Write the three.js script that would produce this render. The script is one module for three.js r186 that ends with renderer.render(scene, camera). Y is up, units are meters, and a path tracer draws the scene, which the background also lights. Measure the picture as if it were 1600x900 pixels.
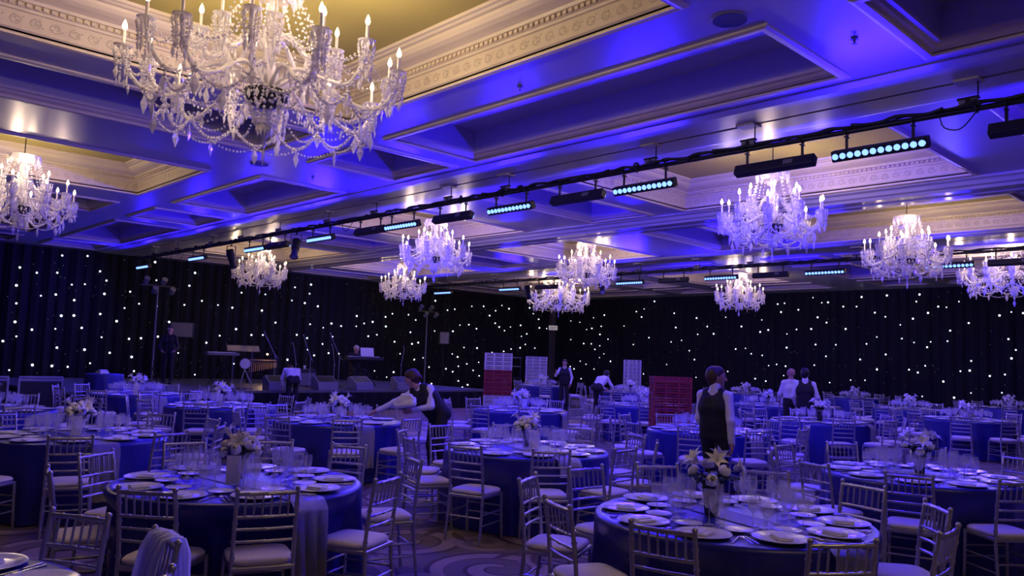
import * as THREE from 'three';
import { mergeGeometries, mergeVertices } from 'three/addons/utils/BufferGeometryUtils.js';
import { RoundedBoxGeometry } from 'three/addons/geometries/RoundedBoxGeometry.js';
import { RectAreaLightUniformsLib } from 'three/addons/lights/RectAreaLightUniformsLib.js';

// ---------- camera, light colours, exposure ----------
const scene = new THREE.Scene();
scene.background = new THREE.Color(0x000000);
const EYE = 1.77;
const camera = new THREE.PerspectiveCamera(39.72, 16 / 9, 0.05, 120);
camera.rotation.order = 'YXZ';
camera.position.set(0, EYE, 0);
camera.rotation.set(4.94 * Math.PI / 180, 46.43 * Math.PI / 180, 2.04 * Math.PI / 180);
const renderer = new THREE.WebGLRenderer({ antialias: true });
renderer.toneMapping = THREE.LinearToneMapping;
renderer.toneMappingExposure = 1.0;
renderer.shadowMap.enabled = true;
RectAreaLightUniformsLib.init();
const LED_COLOR = new THREE.Color().setRGB(0.02, 0.005, 1.0);
const LED_POWER = 640;              // radiance of a lit bar
const CANDLE_COLOR = new THREE.Color().setRGB(1.0, 0.74, 0.5);
const CANDLE_LARGE = 0.48, CANDLE_SMALL = 0.36;   // candela of each lamp set in a bulb

// ---------- helpers ----------
let seed = 7;
const rnd = () => { seed = (seed * 1664525 + 1013904223) >>> 0; return seed / 4294967296; };
const rr = (a, b) => a + (b - a) * rnd();
const V = (x, y, z) => new THREE.Vector3(x, y, z);
const taken = {};
function numbered(name) {
  const n = taken[name] = (taken[name] ?? -1) + 1;
  return n ? `${name}_${String(n).padStart(3, '0')}` : name;
}
const DEG = Math.PI / 180;
function flat(list) {
  const out = list.filter(Boolean).map((g) => {
    const q = g.index ? g.toNonIndexed() : g.clone();
    for (const k of Object.keys(q.attributes)) if (!['position', 'normal', 'uv'].includes(k)) q.deleteAttribute(k);
    if (!q.attributes.uv) q.setAttribute('uv', new THREE.BufferAttribute(new Float32Array(q.attributes.position.count * 2), 2));
    if (!q.attributes.normal) q.computeVertexNormals();
    return q;
  });
  return out.length === 1 ? out[0] : mergeGeometries(out);
}
const moved = (g, x = 0, y = 0, z = 0, rx = 0, ry = 0, rz = 0, s = 1) => {
  const q = g.clone();
  q.applyMatrix4(new THREE.Matrix4().compose(V(x, y, z), new THREE.Quaternion().setFromEuler(new THREE.Euler(rx, ry, rz)), typeof s === 'number' ? V(s, s, s) : V(...s)));
  return q;
};
const box = (w, h, d, x = 0, y = 0, z = 0, ry = 0) => moved(new THREE.BoxGeometry(w, h, d), x, y, z, 0, ry);
const rbox = (w, h, d, r, x = 0, y = 0, z = 0) => moved(new RoundedBoxGeometry(w, h, d, 2, r), x, y, z);
const cyl = (r0, r1, h, n, x = 0, y = 0, z = 0, rx = 0, rz = 0) => moved(new THREE.CylinderGeometry(r1, r0, h, n), x, y, z, rx, 0, rz);
const ball = (r, x = 0, y = 0, z = 0, n = 8, s = 1) => moved(new THREE.SphereGeometry(r, n, Math.max(4, n - 2)), x, y, z, 0, 0, 0, s);
const lathe = (pts, n = 16) => new THREE.LatheGeometry(pts.map(([r, y]) => new THREE.Vector2(r, y)), n);
// circles of given radii swept along points
function sweep(points, radii, n = 7, caps = true) {
  const pos = [], idx = [], P = points.map((p) => (p.isVector3 ? p : V(...p)));
  let ref = V(0, 0, 1);
  for (let i = 0; i < P.length; i++) {
    const t = P[Math.min(i + 1, P.length - 1)].clone().sub(P[Math.max(i - 1, 0)]).normalize();
    if (Math.abs(t.dot(ref)) > 0.95) ref = V(1, 0, 0);
    const a = V().crossVectors(t, ref).normalize(), b = V().crossVectors(t, a).normalize();
    ref = V().crossVectors(a, t).normalize();
    const r = Array.isArray(radii) ? radii[i] : radii;
    for (let k = 0; k < n; k++) {
      const q = (k / n) * 2 * Math.PI;
      const v = P[i].clone().addScaledVector(a, r * Math.cos(q)).addScaledVector(b, r * Math.sin(q));
      pos.push(v.x, v.y, v.z);
    }
    if (i) for (let k = 0; k < n; k++) {
      const A = (i - 1) * n + k, B = (i - 1) * n + (k + 1) % n, C = i * n + k, D = i * n + (k + 1) % n;
      idx.push(A, B, C, B, D, C);
    }
  }
  if (caps) {
    for (const [base, at, flip] of [[0, P[0], 1], [(P.length - 1) * n, P[P.length - 1], 0]]) {
      const c = pos.length / 3; pos.push(at.x, at.y, at.z);
      for (let k = 0; k < n; k++) flip ? idx.push(c, base + (k + 1) % n, base + k) : idx.push(c, base + k, base + (k + 1) % n);
    }
  }
  const g = new THREE.BufferGeometry();
  g.setAttribute('position', new THREE.Float32BufferAttribute(pos, 3)); g.setIndex(idx); g.computeVertexNormals();
  return g;
}
const curve = (pts, n = 20) => new THREE.CatmullRomCurve3(pts.map((p) => V(...p))).getPoints(n);
function part(parent, name, geo, mat, at) {
  const m = new THREE.Mesh(geo, mat); m.name = name; m.castShadow = m.receiveShadow = true;
  if (at) m.position.set(...at);
  parent.add(m); return m;
}
function thing(name, label, category, [x, y, z] = [0, 0, 0], turn = 0, group) {
  const o = new THREE.Group(); o.name = numbered(name); scene.add(o);
  o.position.set(x, y, z); o.rotation.y = turn; o.userData = { label, category };
  if (group) o.userData.group = group;
  return o;
}
function single(name, geo, mat, label, category, [x, y, z] = [0, 0, 0], turn = 0, group) {
  const o = new THREE.Mesh(geo, mat); o.name = numbered(name); o.castShadow = o.receiveShadow = true; scene.add(o);
  o.position.set(x, y, z); o.rotation.y = turn; o.userData = { label, category };
  if (group) o.userData.group = group;
  return o;
}
function struct(name, geo, mat) {
  const o = geo ? new THREE.Mesh(geo, mat) : new THREE.Group(); o.name = name; o.castShadow = o.receiveShadow = true;
  o.userData = { kind: 'structure' }; scene.add(o); return o;
}
function copyOf(root, label, [x, y, z], turn, group) {
  const r = root.clone(); r.name = numbered(root.name.replace(/_\d{3}$/, '')); scene.add(r);
  r.position.set(x, y, z); r.rotation.set(0, turn, 0); r.userData = { ...root.userData, label };
  if (group) r.userData.group = group;
  return r;
}
// canvas textures
function canvasTex(w, h, draw, srgb = true, repeat) {
  const c = document.createElement('canvas'); c.width = w; c.height = h; draw(c.getContext('2d'), w, h);
  const t = new THREE.CanvasTexture(c); t.wrapS = t.wrapT = THREE.RepeatWrapping;
  if (srgb) t.colorSpace = THREE.SRGBColorSpace; if (repeat) t.repeat.set(...repeat); return t;
}
function noiseTex(n, lo, hi, rep, srgb = false, tint = [1, 1, 1]) {
  const d = new Uint8Array(n * n * 4);
  for (let i = 0; i < n * n; i++) { const v = lo + (hi - lo) * rnd(); for (let k = 0; k < 3; k++) d[i * 4 + k] = v * tint[k]; d[i * 4 + 3] = 255; }
  const t = new THREE.DataTexture(d, n, n); t.wrapS = t.wrapT = THREE.RepeatWrapping; t.magFilter = t.minFilter = THREE.LinearFilter; t.repeat.set(...rep);
  if (srgb) t.colorSpace = THREE.SRGBColorSpace; t.needsUpdate = true; return t;
}
const std = (c, roughness = 0.6, metalness = 0, more = {}) => new THREE.MeshStandardMaterial({ color: new THREE.Color().setRGB(...c), roughness, metalness, ...more });
const phys = (c, roughness, more = {}) => new THREE.MeshPhysicalMaterial({ color: new THREE.Color().setRGB(...c), roughness, ...more });
const glow = (c, k, name) => new THREE.MeshStandardMaterial({ color: 0x000000, emissive: new THREE.Color().setRGB(...c), emissiveIntensity: k, roughness: 0.4, name });

// ---------- materials ----------
const M = {};
M.paint = std([0.5, 0.48, 0.47], 0.34);
M.gloss = std([0.5, 0.47, 0.44], 0.14);
M.track = std([0.46, 0.43, 0.41], 0.3);
M.mould = std([0.66, 0.57, 0.42], 0.42);
const leafRelief = canvasTex(512, 128, (x, w, h) => {
  x.fillStyle = '#555'; x.fillRect(0, 0, w, h); x.lineCap = 'round';
  for (let k = 0; k < 4; k++) {
    const cx = 64 + k * 128;
    x.strokeStyle = '#ccc'; x.lineWidth = 7;
    x.beginPath(); x.arc(cx, 70, 34, 0.4, 4.6); x.stroke();
    x.beginPath(); x.arc(cx + 14, 62, 16, 3.4, 8.2); x.stroke();
    x.fillStyle = '#ddd';
    for (let j = 0; j < 7; j++) { x.beginPath(); x.ellipse(cx - 30 + j * 13, 64 + 30 * Math.sin(j * 1.3 + k), 9, 4, j * 0.9, 0, 7); x.fill(); }
  }
}, false);
M.frieze = std([0.66, 0.57, 0.42], 0.45, 0, { bumpMap: leafRelief, bumpScale: 0.02 });
M.gold = std([0.42, 0.36, 0.1], 0.55);
M.wall = std([0.12, 0.11, 0.1], 0.8);
M.velvet = phys([0.0025, 0.0025, 0.0045], 0.95, { sheen: 0.04, sheenRoughness: 0.6, sheenColor: new THREE.Color().setRGB(0.08, 0.08, 0.1) });
M.black = std([0.012, 0.012, 0.014], 0.55);
M.blackMetal = std([0.02, 0.02, 0.022], 0.4, 0.6);
M.grey = std([0.16, 0.16, 0.17], 0.55);
M.steel = std([0.45, 0.45, 0.47], 0.35, 0.8);
M.white = std([0.78, 0.77, 0.76], 0.6);
M.china = phys([0.84, 0.84, 0.86], 0.16, { clearcoat: 0.4, clearcoatRoughness: 0.08 });
M.napkin = std([0.76, 0.75, 0.76], 0.9);
M.card = std([0.74, 0.7, 0.72], 0.7);
M.cutlery = std([0.75, 0.75, 0.77], 0.14, 1);
M.silver = std([0.5, 0.49, 0.52], 0.28, 0.75);
M.cushion = std([0.7, 0.64, 0.63], 0.85, 0, { bumpMap: noiseTex(64, 100, 255, [6, 6]), bumpScale: 0.001 });
M.satin = phys([0.017, 0.019, 0.21], 0.34, { sheen: 0.28, sheenRoughness: 0.35, sheenColor: new THREE.Color().setRGB(0.3, 0.3, 0.6) });
const sequins = noiseTex(256, 30, 255, [14, 14]);
M.sequin = std([0.4, 0.39, 0.41], 0.3, 0.7, { bumpMap: sequins, bumpScale: 0.006 });
M.glass = phys([0.95, 0.95, 0.98], 0.02, { transmission: 0.84, thickness: 0, ior: 1.65 });
M.crystal = phys([0.92, 0.9, 0.9], 0.06, { transmission: 0.46, thickness: 0, ior: 1.7 });
M.smoke = phys([0.05, 0.05, 0.05], 0.08, { transmission: 0.3, thickness: 0 });
M.wax = std([0.75, 0.7, 0.62], 0.5);
M.flame = glow([1.0, 0.72, 0.4], 14, 'candle_bulb_glow');
M.led = glow([0.15, 0.29, 1.0], 3.0, 'led_lens_glow');
M.star = glow([0.75, 0.88, 1.0], 2.6, 'star_light_glow');
M.starDim = glow([0.7, 0.8, 1.0], 0.3, 'star_light_dim_glow');
M.acrylic = phys([0.9, 0.9, 0.95], 0.05, { transmission: 0.95, thickness: 0 });
M.petal = std([0.8, 0.78, 0.74], 0.75);
M.petalLily = std([0.82, 0.81, 0.8], 0.6);
M.leaf = std([0.02, 0.045, 0.02], 0.55);
M.red = std([0.3, 0.015, 0.022], 0.5);
M.crateWhite = std([0.58, 0.55, 0.57], 0.5);
M.crateTan = std([0.6, 0.5, 0.4], 0.5);
M.tulle = phys([0.7, 0.7, 0.78], 0.95, { transmission: 0.35, thickness: 0, side: THREE.DoubleSide });
M.parquet = std([1, 1, 1], 0.35, 0, { map: canvasTex(512, 512, (x) => {
  for (let i = 0; i < 8; i++) for (let j = 0; j < 8; j++) for (let k = 0; k < 4; k++) {
    const v = 0.8 + 0.3 * rnd();
    x.fillStyle = `rgb(${150 * v | 0},${122 * v | 0},${98 * v | 0})`;
    (i + j) % 2 ? x.fillRect(i * 64 + k * 16, j * 64, 15.4, 63.4) : x.fillRect(i * 64, j * 64 + k * 16, 63.4, 15.4);
  }
}) });

// ---------- shell ----------
const X0 = -29, X1 = 8, Z0 = -30.7, Z1 = 7, CEIL = 4.82;
const carpet = canvasTex(2048, 2048, (x, w, h) => {
  x.fillStyle = '#6d5f5d'; x.fillRect(0, 0, w, h);
  for (let i = 0; i < 9000; i++) { x.fillStyle = `rgba(${rnd() < 0.5 ? '58,46,46' : '134,118,110'},0.22)`; x.fillRect(rnd() * w, rnd() * h, 5, 5); }
  const scroll = (cx, cy, r, a0, dir, col, wid) => {
    x.fillStyle = col;
    const out = [], inn = [];
    for (let i = 0; i <= 90; i++) {
      const t = i / 90, a = a0 + dir * t * 2 * Math.PI * 1.45, q = r * (1 - 0.84 * t), ww = wid * (0.35 + 1.25 * Math.sin(Math.PI * Math.min(1, t * 0.8 + 0.12)));
      out.push([cx + Math.cos(a) * (q + ww / 2), cy + Math.sin(a) * (q + ww / 2)]); inn.push([cx + Math.cos(a) * (q - ww / 2), cy + Math.sin(a) * (q - ww / 2)]);
    }
    x.beginPath(); out.concat(inn.reverse()).forEach(([px, py], i) => (i ? x.lineTo(px, py) : x.moveTo(px, py))); x.fill();
  };
  const leaf = (cx, cy, L, a, col) => { x.save(); x.translate(cx, cy); x.rotate(a); x.fillStyle = col; x.beginPath(); x.moveTo(0, 0); x.quadraticCurveTo(L * 0.4, -L * 0.32, L, 0); x.quadraticCurveTo(L * 0.45, L * 0.08, 0, 0); x.fill(); x.restore(); };
  for (let i = 0; i < 4; i++) for (let j = 0; j < 4; j++) {
    const cx = (i + 0.5 + (j % 2 ? 0.25 : -0.25)) * 512, cy = (j + 0.5) * 512, d = (i + j) % 2 ? 1 : -1, a0 = (i * 1.9 + j * 2.4);
    for (const ox of [-2048, 0, 2048]) {
      scroll(cx + ox, cy, 230, a0, d, '#4d3f40', 62); scroll(cx + ox, cy, 222, a0 + 0.05, d, '#94837a', 42);
      scroll(cx + ox + 200, cy + 210, 120, a0 + 2, -d, '#8b7a72', 30);
      for (let k = 0; k < 5; k++) leaf(cx + ox - 120 + k * 30, cy + 230 + (k % 2) * 22, 170, a0 + k * 0.42, k % 2 ? '#8f7e76' : '#544645');
    }
  }
});
carpet.repeat.set(1 / 5.2, 1 / 5.2);
const fg = new THREE.BoxGeometry(X1 - X0 + 0.6, 0.2, Z1 - Z0 + 0.6);
{ const p = fg.attributes.position, u = fg.attributes.uv; for (let i = 0; i < p.count; i++) u.setXY(i, p.getX(i), p.getZ(i)); }
struct('floor', fg, std([1, 1, 1], 0.95, 0, { map: carpet })).position.set((X0 + X1) / 2, -0.1, (Z0 + Z1) / 2);
struct('wall_left', box(0.3, 6, Z1 - Z0 + 0.6, X0 - 0.15, 3, (Z0 + Z1) / 2), M.wall);
struct('wall_back', box(X1 - X0 + 0.6, 6, 0.3, (X0 + X1) / 2, 3, Z0 - 0.15), M.wall);
struct('wall_right', box(0.3, 6, Z1 - Z0 + 0.6, X1 + 0.15, 3, (Z0 + Z1) / 2), M.wall);
struct('wall_front', box(X1 - X0 + 0.6, 6, 0.3, (X0 + X1) / 2, 3, Z1 + 0.15), M.wall);

// ceiling: slab with openings, deep coffers over chandeliers, shallow panels between
const colsBig = [[-25.5, -21.4], [-16.95, -13.63], [-9.05, -3.87], [0.2, 5.2]];
const colsGap = [[-28.3, -26.7], [-20.1, -18.4], [-11.52, -9.95], [-2.66, -1.2], [5.9, 7.3]];
const rowsBig = [[1.9, 5.9], [-5.49, -1.0], [-13.3, -9.97], [-18.62, -15.0], [-26.6, -22.9]];
const rowsGap = [[-0.4, 1.1], [-8.0, -6.42], [-22.3, -20.95], [-29.4, -27.5]];
const openings = [];
for (const r of rowsBig) { for (const c of colsBig) openings.push([c, r, 'coffer']); for (const c of colsGap) openings.push([c, r, 'panel']); }
for (const r of rowsGap) { for (const c of colsBig) openings.push([[c[0] - 0.3, c[1] + 0.3], r, 'panel']); for (const c of colsGap) openings.push([c, r, 'panel']); }
{
  const s = new THREE.Shape([[X0 - 0.3, Z0 - 0.3], [X1 + 0.3, Z0 - 0.3], [X1 + 0.3, Z1 + 0.3], [X0 - 0.3, Z1 + 0.3]].map(([a, b]) => new THREE.Vector2(a, -b)));
  for (const [[a, b], [c, d]] of openings) s.holes.push(new THREE.Path([[a, c], [b, c], [b, d], [a, d]].map(([p, q]) => new THREE.Vector2(p, -q))));
  const g = new THREE.ExtrudeGeometry(s, { depth: 0.06, bevelEnabled: false }); g.rotateX(-Math.PI / 2);
  struct('ceiling', g, M.paint).position.y = CEIL;
}
// mitred moulding round a rectangle: profile of [inset, height]
function frame([[a, b], [c, d]], prof, y0) {
  const pos = [], uv = [], idx = [];
  const loop = (i, h) => [[a + i, h, c + i], [b - i, h, c + i], [b - i, h, d - i], [a + i, h, d - i]];
  for (let k = 0; k + 1 < prof.length; k++) {
    const L0 = loop(prof[k][0], y0 + prof[k][1]), L1 = loop(prof[k + 1][0], y0 + prof[k + 1][1]);
    for (let s = 0; s < 4; s++) {
      const n = pos.length / 3, A = L0[s], B = L0[(s + 1) % 4], C = L1[(s + 1) % 4], D = L1[s];
      pos.push(...A, ...B, ...C, ...D);
      const len = Math.hypot(B[0] - A[0], B[2] - A[2]); uv.push(0, 0, len / 0.72, 0, len / 0.72, 1, 0, 1);
      idx.push(n, n + 1, n + 2, n, n + 2, n + 3);
    }
  }
  const g = new THREE.BufferGeometry();
  g.setAttribute('position', new THREE.Float32BufferAttribute(pos, 3)); g.setAttribute('uv', new THREE.Float32BufferAttribute(uv, 2)); g.setIndex(idx);
  const q = g.toNonIndexed(); q.computeVertexNormals(); return q;
}
let trimNo = 0;
for (const o of openings) {
  const [[a, b], [c, d], kind] = o, cx = (a + b) / 2, cz = (c + d) / 2, t = struct(`trim_${++trimNo}`);
  t.position.set(cx, CEIL, cz);
  const R = [[a - cx, b - cx], [c - cz, d - cz]];
  if (kind === 'coffer') {
    part(t, 'edge_moulding', frame(R, [[-0.09, 0.0], [-0.08, -0.02], [-0.05, -0.035], [-0.02, -0.03], [0.0, -0.03], [0.0, 0.02], [0.02, 0.035], [0.02, 0.05]], 0), M.mould);
    part(t, 'frieze', frame(R, [[0.02, 0.05], [0.025, 0.21]], 0), M.frieze);
    part(t, 'cornice', frame(R, [[0.025, 0.21], [0.05, 0.215], [0.055, 0.24], [0.075, 0.245], [0.08, 0.285], [0.11, 0.29], [0.12, 0.32], [0.16, 0.335], [0.22, 0.35], [0.27, 0.375], [0.3, 0.41], [0.31, 0.44], [0.35, 0.445], [0.37, 0.465], [0.4, 0.47], [0.41, 0.5]], 0), M.mould);
    const teeth = [], w = b - a - 0.15, l = d - c - 0.15;
    for (let x = -w / 2; x <= w / 2; x += 0.075) teeth.push(box(0.04, 0.036, 0.03, x, 0.264, -l / 2 + 0.01), box(0.04, 0.036, 0.03, x, 0.264, l / 2 - 0.01));
    for (let z = -l / 2; z <= l / 2; z += 0.075) teeth.push(box(0.03, 0.036, 0.04, -w / 2 + 0.01, 0.264, z), box(0.03, 0.036, 0.04, w / 2 - 0.01, 0.264, z));
    part(t, 'dentil_course', flat(teeth), M.mould).userData.kind = 'stuff';
    part(t, 'coffer_ceiling', box(b - a - 0.8, 0.05, d - c - 0.8, 0, 0.525, 0), M.gold);
    part(t, 'coffer_shell', frame([[R[0][0] - 0.05, R[0][1] + 0.05], [R[1][0] - 0.05, R[1][1] + 0.05]], [[0, 0.06], [0, 0.56], [0.5, 0.56]], 0), M.wall);
  } else {
    part(t, 'edge_moulding', frame(R, [[-0.1, 0.0], [-0.095, -0.02], [-0.06, -0.032], [-0.02, -0.03], [0, -0.028], [0.0, 0.01], [0.05, 0.03], [0.07, 0.06], [0.11, 0.065], [0.115, 0.1]], 0), M.mould);
    part(t, 'recess_side', frame(R, [[0.115, 0.1], [0.115, 0.42]], 0), M.paint);
    part(t, 'recess_ceiling', box(b - a - 0.2, 0.04, d - c - 0.2, 0, 0.44, 0), M.paint);
  }
}
// headers that carry the wall tracks, and the stepped beam between rows
function header(zc, prof, mat, name) {
  const s = new THREE.Shape(prof.map(([z, y]) => new THREE.Vector2(z, y)));
  const g = new THREE.ExtrudeGeometry(s, { depth: X1 - X0, bevelEnabled: false }); g.rotateY(-Math.PI / 2); g.translate(X1, 0, 0);
  // after the turn the shape's first axis runs along +z
  const o = struct(name, g, mat); o.position.set(0, CEIL, zc); return o;
}
const trackProf = [[-0.62, 0.02], [-0.62, -0.02], [-0.5, -0.05], [-0.03, -0.05], [-0.03, 0.0], [0.03, 0.0], [0.03, -0.05], [0.5, -0.05], [0.62, -0.02], [0.62, 0.02]];
header(-8.85, trackProf, M.track, `trim_${++trimNo}`);
header(-19.72, trackProf, M.track, `trim_${++trimNo}`);
header(-14.16, [[-0.66, 0.02], [-0.66, -0.03], [-0.56, -0.05], [-0.5, -0.1], [-0.36, -0.1], [-0.32, -0.14], [-0.1, -0.14], [-0.08, -0.12], [0.08, -0.12], [0.1, -0.14], [0.32, -0.14], [0.36, -0.1], [0.5, -0.1], [0.56, -0.05], [0.66, -0.03], [0.66, 0.02]], M.gloss, `trim_${++trimNo}`);
const STARS_LEFT=[-29.91,3.28,-29.37,3.29,-29.29,3.73,-29.08,2.24,-28.89,3.99,-28.61,4.27,-28.47,2.94,-28.39,2.4,-28.09,2.8,-28.03,2.22,-28.01,3.35,-27.41,2.14,-27.31,3.23,-27.17,4.13,-26.91,2.01,-26.91,3.03,-26.68,4.26,-26.55,3.19,-26.27,3.36,-26.27,3.97,-26.14,1.94,-25.89,3.71,-25.48,4.13,-25.36,0.8,-25.3,1.44,-25.16,2.11,-25.08,3.03,-24.97,1.05,-24.73,4.08,-24.66,0.37,-24.59,3.2,-24.56,1.35,-24.35,2.11,-24.34,0.25,-24.08,0.55,-24.05,1.23,-24.04,3.15,-23.98,1.66,-23.72,0.97,-23.69,3.87,-23.65,1.79,-23.63,2.84,-23.31,1.1,-23.26,3.8,-22.56,2.8,-22.52,4.18,-22.51,0.42,-22.33,1.16,-21.97,1.57,-21.66,2.24,-21.48,1.48,-21.46,3.24,-21.4,0.87,-21.32,2.17,-21.2,2.68,-21.05,3.45,-20.7,1.72,-20.4,0.91,-20.37,2.23,-20.19,3.44,-20.05,0.69,-19.88,2.87,-19.84,3.28,-19.44,2.49,-19.41,0.95,-19.19,3.03,-19.01,2.41,-18.77,2.94,-18.39,2.8,-18.39,3.23,-17.66,2.77,-17.62,1.63,-17.29,2.32,-17.2,2.85,-17.14,1.64,-16.84,2,-16.83,2.66,-16.53,3.51,-16.49,1.53,-16.23,2.77,-16.18,1.75,-16.17,4.36,-16.13,2.21,-16.13,3.99,-16.11,1.05,-15.94,3.6,-15.67,2.32,-15.47,4.19,-15.37,3.66,-15.33,1.33,-14.73,2.75,-14.24,2.25,-14.24,3.81,-14.14,3.18,-13.78,2.23,-13.28,3.8,-13.16,1.13,-13.16,2.42,-12.96,3.21,-12.55,2.15,-12.41,3.27,-12.13,0.45,-12.07,1.87,-11.8,3.38,-11.73,0.71,-11.48,4.37,-11.31,3.89,-11.18,3.19,-11.08,1.47,-10.69,2.55,-10.34,2.02,-10.23,3.08,-10.15,3.98,-10.06,4.61,-9.78,1.94,-9.63,0.81,-9.63,3.12,-9.52,1.29,-9.39,1.9,-9.31,3.51,-9.17,2.94,-8.95,2.48,-8.81,1.41,-8.53,3.82,-8.52,1.92,-8.5,3.37,-8.42,2.69,-8.31,4.11,-8.23,1.05,-8.03,1.49,-7.89,2.2,-7.89,4.58,-7.88,3.64,-7.63,2.59,-7.6,3.09,-7.57,0.92,-7.49,3.59,-7.26,2.56,-7.21,1.53,-7.14,4.51,-7.12,2.13,-7.11,0.94,-7.05,3.23,-7.04,3.94,-6.63,3.16,-6.56,0.96,-6.46,2.07,-6.46,3.88,-6.05,1.84,-5.98,2.29,-5.98,4,-5.97,2.87,-5.94,0.79,-5.93,3.43,-5.7,1.68];
const STARS_RIGHT=[-27.42,3.69,-27.39,2.74,-27.37,1.37,-27.11,1.26,-26.81,3.62,-26.71,1.66,-26.62,0.79,-26.51,2.55,-26.34,3.25,-26.32,1.52,-26.01,2.54,-26,3.31,-25.91,3.84,-25.79,1.3,-25.77,2.27,-25.47,3.01,-25.46,1.87,-25.46,2.45,-25.4,3.41,-25.22,3.96,-25.19,2.06,-24.95,2.78,-24.87,1.21,-24.76,1.71,-23.98,3.42,-23.4,2.54,-23.26,4.1,-22.95,3.84,-22.81,4.22,-22.77,1.18,-22.5,2.87,-22.23,4.56,-21.48,1.66,-21.26,2.69,-21.12,3.99,-21.02,3.34,-20.7,2.76,-20.28,2.31,-20.01,1.92,-19.93,3.76,-19.91,1.14,-19.86,3.04,-19.38,3.38,-19.05,3.06,-18.47,3.78,-18.34,1.46,-17.97,2.42,-17.71,3.38,-17.51,2.46,-17.24,2.24,-17.05,1.21,-16.84,3.15,-16.77,3.65,-16.74,2.18,-16.57,1.13,-16.48,3.23,-16.45,1.77,-16.1,1.83,-16.07,4.29,-15.92,3.96,-15.79,1.39,-15.77,4.32,-15.71,1.77,-15.67,2.52,-15.66,3.07,-15.25,3.25,-15.18,4.04,-14.64,3.27,-14.57,4.51,-14.51,1.85,-14.46,2.66,-14.38,3.73,-14.21,4.3,-14.04,2.21,-14.02,3.52,-13.96,4.31,-13.89,1.2,-13.65,2.66,-13.36,4.13,-13.27,3.27,-13.08,1.33,-12.85,4.12,-12.72,2.12,-12.66,4.48,-12.54,1.35,-12.48,2.71,-12.17,3.88,-12.1,1.77,-12.1,2.97,-11.79,3.72,-11.78,2.33,-11.73,4.51,-11.26,3.42,-11.21,2.92,-10.97,1.8,-10.82,3.64,-10.79,2.78,-10.7,4.26,-10.67,1.71,-10.59,4.51,-10.53,0.87,-10.42,1.96,-10.35,2.62,-10.31,3.84,-10.23,2.81,-10.05,0.61,-9.97,4.06,-9.83,1.43,-9.7,4.03,-9.68,2.84,-9.59,3.21,-9.49,0.89,-9.3,4.22,-9.28,1.81,-9,3.47,-8.99,1.84,-8.96,1.08,-8.94,2.17,-8.38,1.68,-8.06,3.72,-8.03,1.14,-7.93,1.75,-7.81,2.93,-7.73,2.29,-7.71,3.83,-7.6,2.57,-7.37,3.79];

// ---------- star curtains ----------
function drape(len, h, n) {
  const pos = [], idx = [], rows = [0, 0.02, 1];
  for (let i = 0; i <= n; i++) {
    const u = i / n, s = u * len, w = 0.045 * Math.sin(s * 17) + 0.03 * Math.sin(s * 7.3 + 1) + 0.012 * Math.sin(s * 41);
    for (const r of rows) pos.push(s, r * h, w * (0.8 + 0.4 * (1 - r)));
  }
  for (let i = 0; i < n; i++) for (let k = 0; k + 1 < rows.length; k++) { const a = i * rows.length + k, b = a + rows.length; idx.push(a, b, a + 1, b, b + 1, a + 1); }
  const g = new THREE.BufferGeometry(); g.setAttribute('position', new THREE.Float32BufferAttribute(pos, 3)); g.setIndex(idx); g.computeVertexNormals(); return g;
}
const starGeo = new THREE.OctahedronGeometry(0.03, 1), starGeos = [0.75, 0.9, 1.05, 1.2, 1.35].map((s) => moved(starGeo, 0, 0, 0, 0, 0, 0, s));
function starDots(n, place) {
  const g = new THREE.OctahedronGeometry(0.011, 0), out = [];
  for (let i = 0; i < n; i++) out.push(moved(g, ...place()));
  return flat(out);
}
{
  const c = thing('star_curtain', 'black velvet drape dotted with star lights behind the stage', 'curtain', [-28.85, 0.02, 1]);
  part(c, 'drape', drape(31.2, 4.76, 1400), M.velvet).rotation.y = Math.PI / 2;
  for (let i = 0; i < STARS_LEFT.length; i += 2) part(c, 'star_light', starGeos[1 + (i * 7 >> 1) % 4], M.star, [0.13, STARS_LEFT[i + 1], STARS_LEFT[i] - 1]);
  part(c, 'faint_star_lights', starDots(260, () => [0.12, rr(0.3, 4.6), rr(-30.5, -6)]), M.starDim).userData.kind = 'stuff';
  const d = thing('star_curtain', 'navy lit velvet drape dotted with star lights along right wall', 'curtain', [-28.6, 0.02, -30.5]);
  part(d, 'drape', drape(27, 4.76, 1240), M.velvet);
  for (let i = 0; i < STARS_RIGHT.length; i += 2) part(d, 'star_light', starGeos[(i >> 1) % 4], M.star, [STARS_RIGHT[i] + 28.6, STARS_RIGHT[i + 1], 0.18]);
  part(d, 'faint_star_lights', starDots(200, () => [rr(0.5, 22), rr(0.3, 4.6), 0.13]), M.starDim).userData.kind = 'stuff';
}

// ---------- chandeliers ----------
const dropGeo = (() => { const g = new THREE.OctahedronGeometry(1, 0); g.scale(0.022, 0.055, 0.012); g.translate(0, -0.055, 0); return g; })();
const bigDrop = moved(dropGeo, 0, 0, 0, 0, 0, 0, 1.7);
const beadGeo = new THREE.OctahedronGeometry(0.0155, 0), beadBig = new THREE.OctahedronGeometry(0.022, 0);
function swag(a, b, sag, n, g = beadGeo) {
  const out = [];
  for (let i = 0; i <= n; i++) { const t = i / n; out.push(moved(g, a[0] + (b[0] - a[0]) * t, a[1] + (b[1] - a[1]) * t - sag * 4 * t * (1 - t), a[2] + (b[2] - a[2]) * t, 0, i * 0.7, 0)); }
  return out;
}
const bulbGeo = lathe([[0.0, 0], [0.014, 0.004], [0.023, 0.026], [0.018, 0.054], [0.007, 0.08], [0, 0.094]], 8);
const candleGeo = cyl(0.014, 0.014, 0.13, 8, 0, 0.065, 0);
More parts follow.
